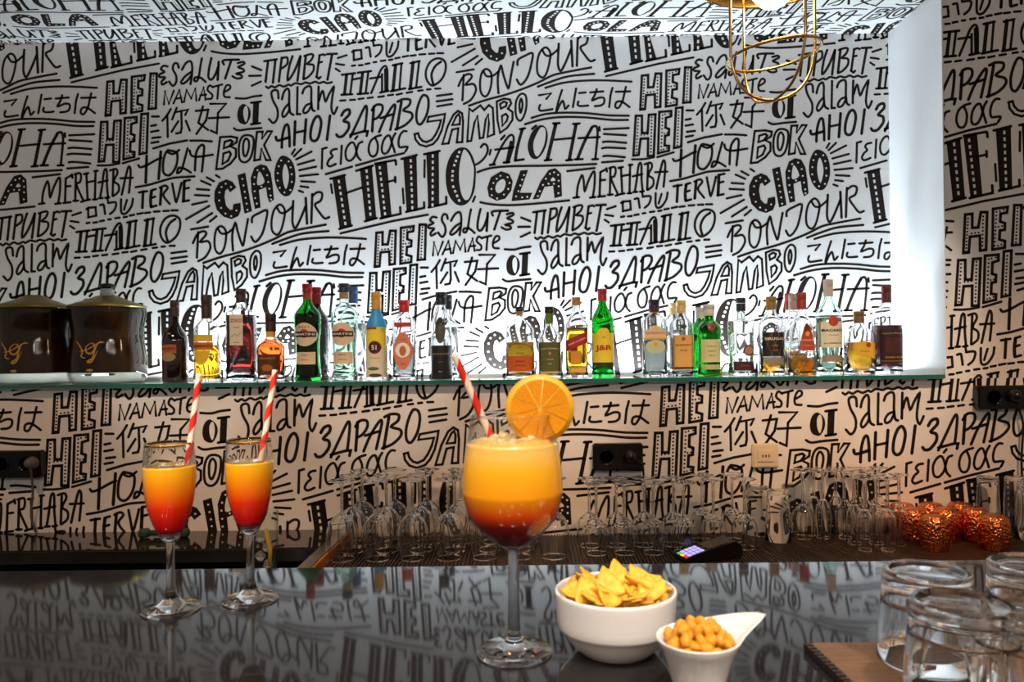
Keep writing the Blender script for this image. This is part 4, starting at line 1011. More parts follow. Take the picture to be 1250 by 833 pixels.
# ------------------------------------------------------------------ stemware
def wine_prof(H, R, rim, bowl0, foot, stem=.0038, t=.0017, inv=False):
    """returns three open profiles: bowl (outer+inner), stem, foot ; upright"""
    b0 = H*bowl0; L = H-b0
    out = [(stem, b0), (stem*2.2, b0+L*.02), (R*.55, b0+L*.10), (R*.85, b0+L*.24), (R, b0+L*.45), (R*.98, b0+L*.62), (rim+(R-rim)*.45, b0+L*.82), (rim, H)]
    out = spline(out, step=3)
    inn = [(max(0, r-t), z+ (t*1.5 if i < 8 else 0)) for i, (r, z) in enumerate(out)][3:]
    inn = [(0, inn[0][1])]+inn
    bowl = out+[(rim-t*.5, H+t*.4)]+inn[::-1]
    st = spline([(stem*1.9, H*.035), (stem*1.15, H*.07), (stem, H*.2), (stem*.95, b0*.8), (stem, b0)], step=3)
    ft = [(0, .0004), (foot*.6, .0002), (foot*.97, 0), (foot, .0012), (foot*.97, .0022), (foot*.5, .0045), (stem*3, H*.022), (stem*1.9, H*.035)]
    return bowl, st, ft
def flip_prof(p, H): return [(r, H-z) for r, z in p][::-1]
def stemglass(name, label, cat, loc, H, R, rim, bowl0, foot, inv, group=None, n=24, rz=0, stem=.0039):
    o = empty(name, loc, label, cat, group, rz)
    for nm, pr in zip(('bowl', 'stem', 'foot'), wine_prof(H, R, rim, bowl0, foot, stem)):
        lathe(nm, flip_prof(pr, H) if inv else pr, M_glass, o, n)
    return o
ORD = ['first', 'second', 'third', 'fourth', 'fifth', 'sixth', 'seventh', 'eighth']
def repeat(proto, spots, head=None, tail=None):
    """copies of a thing; rows run away from the camera, counted from the left within a row"""
    rows = {}
    for i, (loc, rz) in enumerate(spots):
        o = proto if i == 0 else copy_tree(proto)
        o.location = loc; o.rotation_euler.z = rz
        rows.setdefault(round(loc[1]/.03) if head else 0, []).append(o)
    if head:
        keys = sorted(rows); names = ['front row', 'second row', 'third row', 'back row', 'fifth row', 'sixth row']
        if len(keys) < 4: names[len(keys)-1] = 'back row' if len(keys) > 1 else 'only row'
        for kk, nm in zip(keys, names):
            r = sorted(rows[kk], key=lambda o: o.location.x)
            for j, o in enumerate(r): o['label'] = '%s, %s, %s from the left%s' % (head, nm, ORD[j], tail)
def floorpt(px, py, z=MAT_Z+.0002): p = onZ(px, py, z); return p
# block of wine glasses left of the big cocktail
proto = stemglass('wine_glass', 'clear wine glass upside down in the rows left of and behind the big cocktail', 'glass', (0, 0, 0), .205, .041, .032, .41, .035, True, 'upside-down wine glasses left of and behind the big cocktail')
spots = []
for c, px in enumerate((422, 464, 506, 549, 592, 634, 676)):
    p = floorpt(px, 679)
    for r in range(3):
        if c > 5 and r > 0: continue
        spots.append(((p.x+.008*r, 1.955+.082*r, p.z), random.random()*6))
repeat(proto, spots, 'upturned wine glass', ' in the block behind the big cocktail')
proto = stemglass('wine_glass', 'slimmer clear wine glass upside down in the rows behind the card terminal', 'glass', (0, 0, 0), .185, .0345, .028, .5, .032, True, 'upside-down wine glasses in the middle block')
spots = []
for c, px in enumerate((727, 761, 796, 833, 868, 906)):
    p = floorpt(px, 672 if c < 4 else 666)
    for r in range(4 if c < 3 else 3):
        if p.y+.078*r > 2.155: continue
        spots.append(((p.x-.012*r, (1.985 if c < 4 else 2.025)+.078*(r if c < 3 else min(r, 9)), p.z), random.random()*6))
repeat(proto, [q for q in spots if q[0][1] < 2.16], 'upturned slim wine glass', ' behind the card terminal')
proto = stemglass('champagne_flute', 'clear flute upside down in the cluster left of the copper mugs', 'glass', (0, 0, 0), .19, .0235, .020, .42, .0255, True, 'upside-down flutes left of the copper mugs', n=20)
spots = []
for px, py in ((1056, 672), (1084, 672), (1043, 664), (1070, 664), (1098, 665), (1005, 657), (1031, 657), (1057, 657), (991, 650.5), (1018, 650.5), (1044, 650.5), (1071, 650.5)):
    p = floorpt(px, py); spots.append(((p.x, min(p.y, 2.165), p.z), random.random()*6))
repeat(proto, spots, 'upturned flute', ' beside the copper mugs')
stemglass('wine_glass', 'lone tall wine glass upside down between the tumblers and the flutes', 'glass', (floorpt(974, 652).x, 2.13, MAT_Z+.0002), .19, .032, .028, .5, .033, True)
def tumbler(name, label, loc, H, r0, r1, group=None, inv=True, base=.010, n=28, ribs=0, t=.002, m=None):
    """upright r0 = base radius, r1 = rim radius"""
    o = empty(name, loc, label, 'glass', group)
    side = [(0, 0), (r0*.9, 0), (r0*.98, .001), (r0, .003), (r0+(r1-r0)*.5, H*.5), (r1, H-.001), (r1-t*.5, H)]
    inner = [(r1-t, H-.001), (r0+(r1-r0)*.5-t, H*.5), (r0-t, base+.003), (r0-t*3, base), (0, base)]
    pr = side; pi = inner
    if inv: pr = flip_prof(side, H); pi = flip_prof(inner, H); prof = pi+pr; 
    else: prof = pr+pi
    lathe('wall', prof, m or M_glass, o, n)
    return o
tall = tumbler('highball_glass', 'clear straight glass upside down between the wine glasses and the flutes', (0, 0, 0), .14, .029, .036, 'upside-down highball glasses right of the card terminal')
repeat(tall, [((p.x, p.y, p.z), 0) for p in (floorpt(950, 660), floorpt(925, 652), floorpt(960, 647))], 'upturned straight highball glass', ' beside the card terminal')
tl = tumbler('highball_glass', 'tall clear glass upside down in the shadowy cluster behind the copper mugs at right', (0, 0, 0), .16, .027, .033, 'tall glasses at the right end of the tray', ribs=1)
spots = []
for px, yy in ((1206, 2.16), (1240, 2.16), (1272, 2.16), (1256, 2.085), (1290, 2.085)):
    p = onY(px, 655, yy); spots.append(((p.x, yy, MAT_Z+.0002), 0))
repeat(tl, spots, 'upturned tall glass', ' at the right end of the tray')
# copper mugs
M_cop = mat('hammered_copper', srgb(236, 130, 72), .2, 1)
nt = M_cop.node_tree; vo = nt.nodes.new('ShaderNodeTexVoronoi'); vo.inputs['Scale'].default_value = 170; vo.feature = 'SMOOTH_F1'
tc = nt.nodes.new('ShaderNodeTexCoord'); nt.links.new(tc.outputs['Object'], vo.inputs['Vector'])
bp = nt.nodes.new('ShaderNodeBump'); bp.inputs['Strength'].default_value = 1; bp.inputs['Distance'].default_value = .0035
nt.links.new(vo.outputs['Distance'], bp.inputs['Height']); nt.links.new(bp.outputs[0], nt.nodes['Principled BSDF'].inputs['Normal'])
mug = empty('copper_mug', (0, 0, 0), 'hammered copper mug upside down in the cluster at the right', 'mug', 'upside-down hammered copper mugs')
R = .038; H = .090
lathe('body', spline([(R*.84, 0), (R*.93, .014), (R, .036), (R*.97, .060), (R*.86, .078), (R*.66, H-.003), (R*.4, H), (0, H)], step=4)[:-1]+[(0, H)], M_cop, mug, 36)
lathe('rim', [(R*.80, .003), (R*.80, 0), (R*.86, -.0002), (R*.87, .003), (R*.85, .005)], mat('polished_copper', srgb(236, 140, 90), .12, 1), mug, 36)
tube('handle', spline([(-R*.9, 0, .066), (-R*1.3, 0, .068), (-R*1.5, 0, .045), (-R*1.35, 0, .022), (-R*.95, 0, .018)], step=4), .003, MATS['polished_copper'], mug)
spots = []
for px, py, rz in ((1141, 671, -.9), (1214, 670, .25), (1116, 660, .5), (1155, 660, 4), (1190, 659.5, .6), (1134, 651, 1.5), (1170, 651, 1.5), (1098, 651, 1.4)):
    p = floorpt(px, py); spots.append(((p.x, min(p.y, 2.15), p.z+.0004), rz))
repeat(mug, spots, 'upturned hammered copper mug', ' in its cluster')

# ------------------------------------------------------------------ sockets, card terminal, shot glass, valve
def socket(px0, py0, px1, py1, label, slots, plug=None, white=False, depth=.03):
    a = onY(px0, py1, FRONT_Y); b = onY(px1, py0, FRONT_Y); m = mat('ivory_plastic', srgb(222, 206, 180), .35) if white else M_dark
    o = empty('wall_socket', ((a.x+b.x)/2, FRONT_Y-.0012, (a.z+b.z)/2), label, 'socket'); w = (b.x-a.x)/2; h = (b.z-a.z)/2
    box('housing', (-w, -depth, -h), (w, 0, h), m, o, .004)
    if white:
        box('inner_frame', (-w*.62, -depth-.003, -h*.5), (w*.62, -depth, h*.5), m, o, .002)
        for k in (-1, 0, 1): box('socket_hole', (k*.009-.0018, -depth-.0036, -.004), (k*.009+.0018, -depth-.003, .004), C(60, 40, 30), o)
    else:
        for k in slots: 
            lathe('socket_well', [(0, 0), (.018, 0), (.0205, .002), (.0205, .003), (.022, .003), (.022, 0)], mat('black_gloss', srgb(12, 11, 11), .15), o, 24).matrix_basis = Matrix.Translation((k*w, -depth, 0)) @ Matrix.Rotation(PI/2, 4, 'X')
    return o, w, h
def plug(o_loc, px, py, col, pts, label):
    o = empty('power_plug', o_loc, label, 'plug')
    lathe('plug_body', [(0, 0), (.017, 0), (.018, .006), (.015, .02), (.009, .03), (0, .032)], col, o, 18).matrix_basis = Matrix.Rotation(PI/2, 4, 'X')
    P0 = Vector(o_loc)
    tube('cable', spline([tuple(Vector(q)-P0) for q in pts], step=5), .0032, col, o)
    return o
o, w, h = socket(-6, 549, 57, 582, 'black double wall socket at the left edge with grey plug', (-.45, .45))
greyp = mat('grey_cable', srgb(96, 88, 80), .45)
pl = onY(41, 565, FRONT_Y-.036); e1 = onY(40, 600, FRONT_Y-.03); e2 = onY(38, 630, FRONT_Y-.02); e3 = onY(43, 650, FRONT_Y-.015)
plug((pl.x, FRONT_Y-.036, pl.z), 0, 0, greyp, [(pl.x, FRONT_Y-.05, pl.z-.01), (e1.x, FRONT_Y-.03, e1.z), (e2.x, FRONT_Y-.02, e2.z), (e3.x, FRONT_Y-.012, WT_Z+.004)], 'grey plug and cable hanging from the left black socket')
socket(723, 540, 783, 573, 'black double wall socket above the glasses in the middle', (-.45,))
pl = onY(769, 557, FRONT_Y-.036); e1 = onY(785, 575, FRONT_Y-.03); e2 = onY(788, 600, FRONT_Y-.015)
plug((pl.x, FRONT_Y-.036, pl.z), 0, 0, M_dark, [(pl.x, FRONT_Y-.05, pl.z), (e1.x-.005, FRONT_Y-.045, e1.z+.02), (e1.x, FRONT_Y-.03, e1.z), (e2.x, FRONT_Y-.012, e2.z), (e2.x+.01, FRONT_Y-.012, MAT_Z+.01)], 'black plug and thin cable on the middle black socket')
socket(1187, 470, 1262, 499, 'black double wall socket at the right edge above the copper mugs', (-.5,))
pl = onY(1236, 483, FRONT_Y-.036); pts = [(pl.x, FRONT_Y-.05, pl.z)]+[(onY(x, y, FRONT_Y-.02).x, FRONT_Y-.02, onY(x, y, FRONT_Y-.02).z) for x, y in ((1244, 500), (1249, 520), (1247, 560), (1248, 600), (1247, 640))]
plug((pl.x, FRONT_Y-.036, pl.z), 0, 0, M_dark, pts, 'black plug and cable on the socket at the right edge')
socket(917, 541, 949, 571, 'small ivory wall socket with three slots above the tall glasses', (), white=True, depth=.012)
# card terminal
p = floorpt(866, 684); ctm = empty('card_terminal', (p.x, p.y+.022, MAT_Z+.0002), 'black card payment terminal lying on the ribbed mat with lit keypad', 'card terminal', rz=math.radians(17))
bm = bmesh.new(); prof = [(-.078, 0), (-.08, .010), (-.05, .020), (.02, .036), (.062, .044), (.078, .036), (.082, .012), (.078, 0)]
L = [[bm.verts.new((x, y, z)) for x, z in prof] for y in (-.036, .036)]
for i in range(8): j = (i+1) % 8; bm.faces.new((L[0][i], L[0][j], L[1][j], L[1][i]))
bm.faces.new(L[0][::-1]); bm.faces.new(L[1]); bmesh.ops.recalc_face_normals(bm, faces=bm.faces[:]); bmesh.ops.bevel(bm, geom=bm.edges[:], offset=.003, segments=2, affect='EDGES')
bm_obj('shell', bm, mat('terminal_plastic', srgb(16, 15, 17), .3), ctm)
def on_top(nm, x0, x1, y0, y1, m, h=.0012):
    def zt(x):
        for a, b in zip(prof[1:], prof[2:]):
            if a[0] <= x <= b[0]: return a[1]+(b[1]-a[1])*(x-a[0])/(b[0]-a[0])
        return .04
    vs = [(x, y, zt(x)+k) for k in (.0002, h) for x, y in ((x0, y0), (x1, y0), (x1, y1), (x0, y1))]
    return me_obj(nm, vs, [(0, 3, 2, 1), (4, 5, 6, 7), (0, 1, 5, 4), (1, 2, 6, 5), (2, 3, 7, 6), (3, 0, 4, 7)], m, ctm)
on_top('screen', -.012, .05, -.027, .027, mat('terminal_screen', srgb(70, 60, 52), .2))
lit = mat('lit_key', srgb(170, 160, 220), .4, emit=srgb(170, 165, 235), es=1.2)
for i in range(4):
    for j in range(3):
        x = -.066+i*.0115
        on_top('key', x, x+.0088, -.026+j*.018, -.026+j*.018+.014, lit)
for j, c in enumerate(((230, 40, 30), (240, 200, 40), (40, 200, 70))):
    on_top('key', -.0745, -.0685, -.026+j*.018, -.026+j*.018+.014, mat('key_%d' % j, srgb(*c), .4, emit=srgb(*c), es=1.2))
# shot glass with lemon
p = onZ(322, 690, WT_Z-.075); P0 = Vector((onY(322, 660, 1.86).x, 1.86, WT_Z-.0748))
sg = tumbler('water_glass', 'small tall glass with ice and lemon peel behind the right flute', tuple(P0), .2, .032, .035, inv=False, m=M_thin)
ice = mat('ice', (.97, .98, 1), .12, trans=.85, ior=1.31)
def lump(name, label, loc, r, m, cat, group=None, sc=(1, 1, 1), cube=False, rot=None):
    bm = bmesh.new()
    if cube:
        bmesh.ops.create_cube(bm, size=r*1.6); bmesh.ops.bevel(bm, geom=bm.edges[:], offset=r*.25, segments=2, affect='EDGES')
    else: bmesh.ops.create_icosphere(bm, subdivisions=2, radius=r)
    for v in bm.verts: v.co = Vector((v.co.x*sc[0], v.co.y*sc[1], v.co.z*sc[2]))*(1+random.uniform(-.05, .05))
    o = bm_obj(name, bm, m, smooth=True, loc=loc); o.rotation_euler = rot or (random.random()*3, random.random()*3, random.random()*3)
    if label: tag(o, label, cat, group)
    return o
for k in range(6): lump('ice_cube', 'ice cube inside the small glass behind the right flute', (P0.x+.008*(-1)**k, P0.y+.004*(k % 3-1), P0.z+.026+.0215*k), .0125, ice, 'ice', 'ice cubes in the small glass', cube=True)
tag(tube('lemon_peel', [(P0.x+.020, P0.y-.018, P0.z+.07), (P0.x+.022, P0.y-.018, P0.z+.11), (P0.x+.012, P0.y-.02, P0.z+.16)], .005, C(226, 180, 40)), 'yellow strip of lemon peel inside the small glass', 'lemon peel')
# green garden-style tap valve lying at the wall
g = mat('green_rubber', srgb(40, 62, 44), .5); v0 = onZ(195, 655, WT_Z+.015)
tv = empty('tap_valve', (v0.x, 2.12, WT_Z), 'dark green valve with round knobs on the black worktop behind the left flute', 'valve')
tube('valve_body', [(-.07, 0, .014), (.05, 0, .014)], .008, g, tv, 10)
for k in (-.065, .045): lathe('knob', [(0, 0), (.013, 0), (.016, .005), (.016, .017), (.013, .022), (0, .022)], g, tv, 14).matrix_basis = Matrix.Translation((k, 0, .003))
lathe('spindle', [(0, .012), (.007, .012), (.007, .05), (.012, .052), (.012, .058), (0, .058)], M_steel, tv, 12).matrix_basis = Matrix.Translation((.0, 0, 0))
# ------------------------------------------------------------------ drinks on the counter
def drink_mat(name, stops, z0, z1, jit=0):
    m = mat(name, (1, .5, .1), .25, coat=1, sss=.15); m.node_tree.nodes['Principled BSDF'].inputs['Subsurface Scale'].default_value = .01
    return zramp(m, stops, z0, z1, jit)
SUN = [(0, srgb(130, 0, 4)), (.26, srgb(212, 4, 2)), (.48, srgb(240, 48, 0)), (.66, srgb(250, 120, 0)), (.84, srgb(254, 164, 2)), (1, srgb(255, 186, 30))]
M_red, M_strawwhite = mat('straw_red', srgb(226, 44, 24), .45), mat('straw_white', srgb(246, 226, 200), .5)
def straw(label, a, b, r=.0032):
    a, b = Vector(a), Vector(b); L = (b-a).length; n = 16; m = 60
    vs, fs, fm = [], [], []
    tw = 2*PI*L/.032
    for j in range(m+1):
        for k in range(n): t = 2*PI*k/n+tw*j/m; vs.append((r*math.cos(t), r*math.sin(t), L*j/m))
    for j in range(m):
        for k in range(n): fs.append((j*n+k, j*n+(k+1) % n, (j+1)*n+(k+1) % n, (j+1)*n+k)); fm.append(0 if k < n//2 else 1)
    b0 = len(vs); vs += [(x*.88, y*.88, z) for x, y, z in vs[-n:]]; 
    for k in range(n): fs.append((m*n+k, m*n+(k+1) % n, b0+(k+1) % n, b0+k)); fm.append(1)
    o = me_obj('drinking_straw', vs, fs, [M_red, M_strawwhite], smooth=True, fm=fm); o.location = a
    o.rotation_euler = (b-a).to_track_quat('Z', 'X').to_euler(); return tag(o, label, 'straw')
# flutes
def flute(px, py, label, drink_label, straw_label, s0, s1, dl):
    p = onZ(px, py, CT); s = F/p.y; H = dl[0]/s; R = dl[1]/s/2; foot = .0285*1.0
    o = empty('champagne_flute', (p.x, p.y, CT+.0003), label, 'glass')
    b0 = H*.405; L = H-b0; t = .0011
    out = spline([(.0042, b0), (.008, b0+L*.03), (R*.62, b0+L*.17), (R*.88, b0+L*.38), (R*1.0, b0+L*.62), (R*1.0, b0+L*.8), (R*.94, H)], step=4)
    inn = [(max(0, r-t), z) for r, z in out if z > b0+L*.05]; inn = [(0, inn[0][1]-.001)]+inn
    lathe('bowl', out+[(R*.94-t/2, H+.0004)]+inn[::-1], M_glass, o, 40)
    lathe('stem', spline([(.0075, .012), (.0048, .02), (.0040, H*.2), (.0036, H*.32), (.0042, b0)], step=4), M_glass, o, 24)
    lathe('foot', [(0, .0006), (foot*.6, .0003), (foot*.98, 0), (foot, .0012), (foot*.97, .0024), (foot*.5, .0055), (.011, .0085), (.0075, .012)], M_glass, o, 40)
    top = H*dl[2]
    li = [(r+.0001, z) for r, z in out if b0+L*.1 < z < top]
    d = lathe('mixed_drink', [(0, b0+L*.085), (li[0][0]*.7, b0+L*.088)]+li+[(li[-1][0], top), (li[-1][0]*.6, top+.0004), (0, top+.0004)], drink_mat('flute_drink', SUN, b0, top), o, 40)
    d['label'] = drink_label
    a = onY(*s0, p.y+.012); b = onY(*s1, p.y-.004)
    straw(straw_label, b, a, .0031)
    return p, H, R
flute(209, 745, 'tall flute on the black counter, leftmost of the two small cocktails', 'layered orange and red cocktail in the leftmost flute', 'red and white striped straw in the leftmost flute', (243, 457), (226, 588), (204, 59, .865))
flute(306, 733, 'tall flute on the black counter, between the left flute and the tray', 'layered orange and red cocktail in the second flute', 'red and white striped straw in the second flute', (336, 452), (317, 572), (196, 55, .865))
# big balloon glass
p = onZ(628, 797, CT); s = F/p.y; BX, BY = p.x, p.y; z0 = CT+.0003
Hb = (797-507)/s; Rb = 61/s; t = .0013; b0 = (797-672)/s; L = Hb-b0; rim = 50/s
out = spline([(.0040, b0), (.010, b0+.003), (Rb*.45, b0+L*.085), (Rb*.82, b0+L*.22), (Rb*.985, b0+L*.40), (Rb, b0+L*.48), (Rb*.965, b0+L*.66), (Rb*.88, b0+L*.85), (rim, Hb)], step=5)
inn = [(max(0, r-t), z) for r, z in out if z > b0+L*.04]; inn = [(0, inn[0][1]-.001)]+inn
bg = empty('balloon_glass', (BX, BY, z0), 'large round wine glass with the big orange cocktail in front', 'glass')
lathe('bowl', out+[(rim-t/2, Hb+.0005)]+inn[::-1], M_thin, bg, 56)
lathe('rim', [((rim-t/2)+.0011*math.cos(2*PI*k/8), Hb+.0011*math.sin(2*PI*k/8)) for k in range(9)], M_glass, bg, 56)
lathe('stem', spline([(.0085, .010), (.0058, .018), (.0050, .04), (.0046, .08), (.0040, b0)], step=4), M_glass, bg, 24)
foot = 46.5/s
lathe('foot', [(0, .0006), (foot*.6, .0003), (foot*.98, 0), (foot, .0014), (foot*.97, .0026), (foot*.5, .0055), (.012, .0078), (.0085, .010)], M_glass, bg, 56)
top = (797-541)/s
li = [(r+.0001, z) for r, z in out if b0+L*.045 < z < top]
SUN2 = [(0, srgb(80, 0, 4)), (.2, srgb(104, 0, 2)), (.31, srgb(150, 10, 0)), (.42, srgb(226, 76, 0)), (.58, srgb(253, 158, 0)), (.82, srgb(255, 184, 10)), (1, srgb(255, 200, 100))]
vs, fs = lathe_data([(0, li[0][1]-.001), (li[0][0]*.6, li[0][1]-.0005)]+li+[(li[-1][0], top), (li[-1][0]*.85, top+.0025), (li[-1][0]*.6, top+.004), (li[-1][0]*.3, top+.003), (0, top+.004)], 56)
vs = [(x, y, z+(random.uniform(-.0012, .0016) if z > top+.0005 else 0)) for x, y, z in vs]
d = me_obj('mixed_drink', vs, fs, drink_mat('balloon_drink', SUN2, b0, top, .05), bg, True); d['label'] = 'orange to dark red layered cocktail filling the big round glass'
M_pulp = mat('crushed_ice', srgb(252, 216, 150), .2, coat=.6, sss=.3)
for k in range(44):
    a = random.random()*2*PI; q = math.sqrt(random.random())*(li[-1][0]-.011)
    lump('ice_chip', 'pale chip of crushed ice floating on the big orange cocktail', (BX+q*math.cos(a), BY+q*math.sin(a), z0+top+random.uniform(-.001, .0035)), random.uniform(.004, .0065), M_pulp, 'ice', 'crushed ice on the big cocktail', sc=(1, 1, .7), cube=k % 2 == 0)
a = onY(554.5, 433, BY-.010); b = onY(608, 553, BY+.004)
straw('red and white striped straw leaning left in the big cocktail', b, a, .0034)
# orange slice on the rim
c = onY(659, 499, BY-.012); Ro = 42/(F/(BY-.012)); th = .0055
sl = empty('orange_slice', tuple(c), 'round slice of orange hooked on the rim of the big cocktail glass', 'orange slice')
sl.rotation_euler = (math.radians(4), 0, math.radians(2))
Rx = Matrix.Rotation(PI/2, 4, 'X')
M_fl = noisy(mat('orange_flesh', (1, .4, .02), .18, coat=.6, sss=.3), srgb(250, 146, 8), srgb(255, 176, 30), 700, .4)
lathe('rind', [(Ro*.94, -th/2), (Ro, -th*.35), (Ro, th*.35), (Ro*.94, th/2)], mat('orange_rind', srgb(250, 178, 20), .3, coat=.3), sl, 64).matrix_basis = Rx
lathe('pith', [(0, -th/2+.0004), (Ro*.945, -th/2), (Ro*.945, th/2), (0, th/2-.0004)], mat('orange_pith', srgb(255, 196, 70), .4, sss=.2), sl, 64).matrix_basis = Rx
for k in range(10):
    a0 = 2*PI*k/10+.2; vs = []; m = 8; g_ = .014
    ring = [(.07*Ro*math.cos(a0+PI/10), .07*Ro*math.sin(a0+PI/10))]+[(Ro*.86*math.cos(a0+g_+(2*PI/10-2*g_)*i/m), Ro*.86*math.sin(a0+g_+(2*PI/10-2*g_)*i/m)) for i in range(m+1)]
    n = len(ring); vs = [(x, -th/2-.0003, y) for x, y in ring]+[(x, th/2+.0003, y) for x, y in ring]
    fs = [tuple(range(n)), tuple(range(n, 2*n))[::-1]]+[(i, i+n, (i+1) % n+n, (i+1) % n) for i in range(n)]
    me_obj('segment', vs, fs, M_fl, sl)

# ------------------------------------------------------------------ bowl of corn chips
pb = onZ(752, 794, CT); s = F/pb.y; Rr = 74/s; Hh = .0535; zc = CT+.0003
bo = empty('snack_bowl', (pb.x, pb.y, zc), 'round white porcelain bowl heaped with corn chips', 'bowl')
lathe('bowl_wall', spline([(0, .001), (Rr*.52, .001), (Rr*.56, 0), (Rr*.6, .001), (Rr*.76, .009), (Rr*.90, .0195)], step=3)+[(Rr*.915, .0205), (Rr*.945, .0212), (Rr*.965, .024)]+spline([(Rr*.975, .03), (Rr*.995, .045), (Rr, Hh-.0015), (Rr*.975, Hh), (Rr*.95, Hh-.0015), (Rr*.935, .04), (Rr*.85, .018), (Rr*.5, .008), (0, .007)], step=3), M_porc, bo, 56)
M_chip = noisy(mat('corn_chip', (.9, .6, .1), .6, sss=.1), srgb(232, 160, 34), srgb(250, 200, 74), 160, .6)
def chip(loc, rot, size, k):
    n = 8; vs, idx = [], {}; c1, c2 = random.uniform(.06, .16), random.uniform(-.06, .08)
    T = [Vector((math.cos(a), math.sin(a))) for a in (PI/2, PI/2+2*PI/3, PI/2+4*PI/3)]
    for h in (0, 1):
        for i in range(n+1):
            for j in range(n+1-i):
                u, v = i/n, j/n; w = 1-u-v; q = T[0]*u+T[1]*v+T[2]*w
                q = q*(1+.12*(27*u*v*w))*(1-.20*max(u, v, w)**7)      # slightly rounded
                z = (c1*q.x*q.x+c2*q.y*q.y+.03*math.sin(7*q.x+k)*math.cos(5*q.y+k))
                idx[(h, i, j)] = len(vs); vs.append((q.x*size, q.y*size, z*size*2.0+(h-.5)*.0016))
    fs = []
    for h in (0, 1):
        for i in range(n):
            for j in range(n-i):
                f = (idx[(h, i, j)], idx[(h, i+1, j)], idx[(h, i, j+1)]); fs.append(f if h == 0 else f[::-1])
                if j < n-i-1: f = (idx[(h, i+1, j)], idx[(h, i+1, j+1)], idx[(h, i, j+1)]); fs.append(f if h == 0 else f[::-1])
    edge = [(i, 0) for i in range(n)]+[(n-i, i) for i in range(n)]+[(0, n-i) for i in range(n)]
    for a, b in zip(edge, edge[1:]+edge[:1]): fs.append((idx[(0,)+a], idx[(1,)+a], idx[(1,)+b], idx[(0,)+b]))
    o = me_obj('corn_chip', vs, fs, M_chip, None, True, loc=loc); o.rotation_euler = rot
    tag(o, 'yellow triangular corn chip piled in the round white bowl', 'chip', 'corn chips in the bowl')
random.seed(11)
ztop = zc+Hh
CH = []
for k in range(9):
    a = 2*PI*k/9+.3; CH.append(((math.cos(a)*Rr*.55, math.sin(a)*Rr*.55, -.012+.004*(k % 2)), (math.sin(a)*-.35+.1, math.cos(a)*.35, a*1.7), .019))
for k in range(8):
    a = 2*PI*k/8; CH.append(((math.cos(a)*Rr*.40, math.sin(a)*Rr*.40, -.004+.003*(k % 2)), (math.sin(a)*-.4, math.cos(a)*.4, a*2.3+.5), .019))
for k in range(7):
    a = 2*PI*k/7+.6; CH.append(((math.cos(a)*Rr*.66, math.sin(a)*Rr*.60, -.003+.002*(k % 2)), (math.sin(a)*.45+.1, math.cos(a)*-.4, a*1.3), .0185))
CH += [((-Rr*.70, -.016, -.001), (.25, -.45, 1.9), .016), ((-Rr*.48, -.020, .001), (.75, -.1, .3), .018), ((-.010, -.030, -.001), (.75, .1, .9), .018), ((.012, -.030, -.004), (.35, .1, 3.3), .017),
       ((-.008, -.016, .005), (.95, -.15, .1), .019), ((-.022, .0, .005), (.8, .3, 1.0), .018), ((Rr*.34, -.010, .003), (.8, .35, 2.0), .017), ((Rr*.50, -.020, .001), (.7, -.4, .2), .017),
       ((Rr*.42, .008, .004), (.85, -.2, .6), .017), ((Rr*.66, -.008, -.002), (.4, .4, 2.2), .016), ((-Rr*.5, .010, .003), (.6, -.3, 2.6), .018), ((.004, .014, .006), (.9, .1, .4), .017), ((-.022, -.028, -.004), (.5, -.25, 2.4), .018)]
for k, (q, r, sz) in enumerate(CH): chip((pb.x+q[0], pb.y+q[1], ztop+q[2]+.002), r, sz*1.08, k)
# ------------------------------------------------------------------ little dish of nuts with a swept handle
Yn = .565; pn = onY(852, 778, Yn); s = F/Yn; Rn = 51/s; Hn = pn.z-CT
nd = empty('nut_dish', (pn.x, Yn, CT+.0003), 'small white porcelain dish with a swept thumb handle, full of nuts', 'dish')
n = 48; rings = [(0, .55, 0), (.03, .58, 0), (.3, .64, 0), (.6, .76, .05), (.85, .9, .4), (.97, .99, .9), (1.0, .99, 1.0), (1.0, .95, .98), (.96, .9, .85), (.7, .78, .05), (.4, .6, 0), (.12, .5, 0)]
vs = []
for z, r, hk in rings:
    for k in range(n):
        a = 2*PI*k/n; d = math.atan2(math.sin(a-.42), math.cos(a-.42)); d = d*(1.15 if d < 0 else .62); e = math.exp(-(abs(d)/.42)**1.6)
        rr = Rn*r*(1+hk*.95*math.exp(-(abs(d)/.34)**1.3)); zz = Hn*z+hk*e*.0085
        vs.append((rr*math.cos(a)+hk*e*.004, rr*math.sin(a), zz))
fs = [(i*n+k, i*n+(k+1) % n, (i+1)*n+(k+1) % n, (i+1)*n+k) for i in range(len(rings)-1) for k in range(n)]
fs.append(tuple(range(n))[::-1]); fs.append(tuple((len(rings)-1)*n+k for k in range(n)))
me_obj('dish_wall', vs, fs, M_porc, nd, True)
M_nut = noisy(mat('fried_corn_nut', (.8, .45, .1), .35, coat=.3, sss=.15), srgb(222, 134, 24), srgb(250, 182, 50), 120, .3)
bm = bmesh.new(); bmesh.ops.create_icosphere(bm, subdivisions=2, radius=1)
for v in bm.verts: v.co *= 1+.1*math.sin(3*v.co.x+2*v.co.y)
nutmesh = bpy.data.meshes.new('corn_nut'); bm.to_mesh(nutmesh); bm.free(); nutmesh.materials.append(M_nut)
nutmesh.polygons.foreach_set('use_smooth', [True]*len(nutmesh.polygons))
pts = []; tries = 0
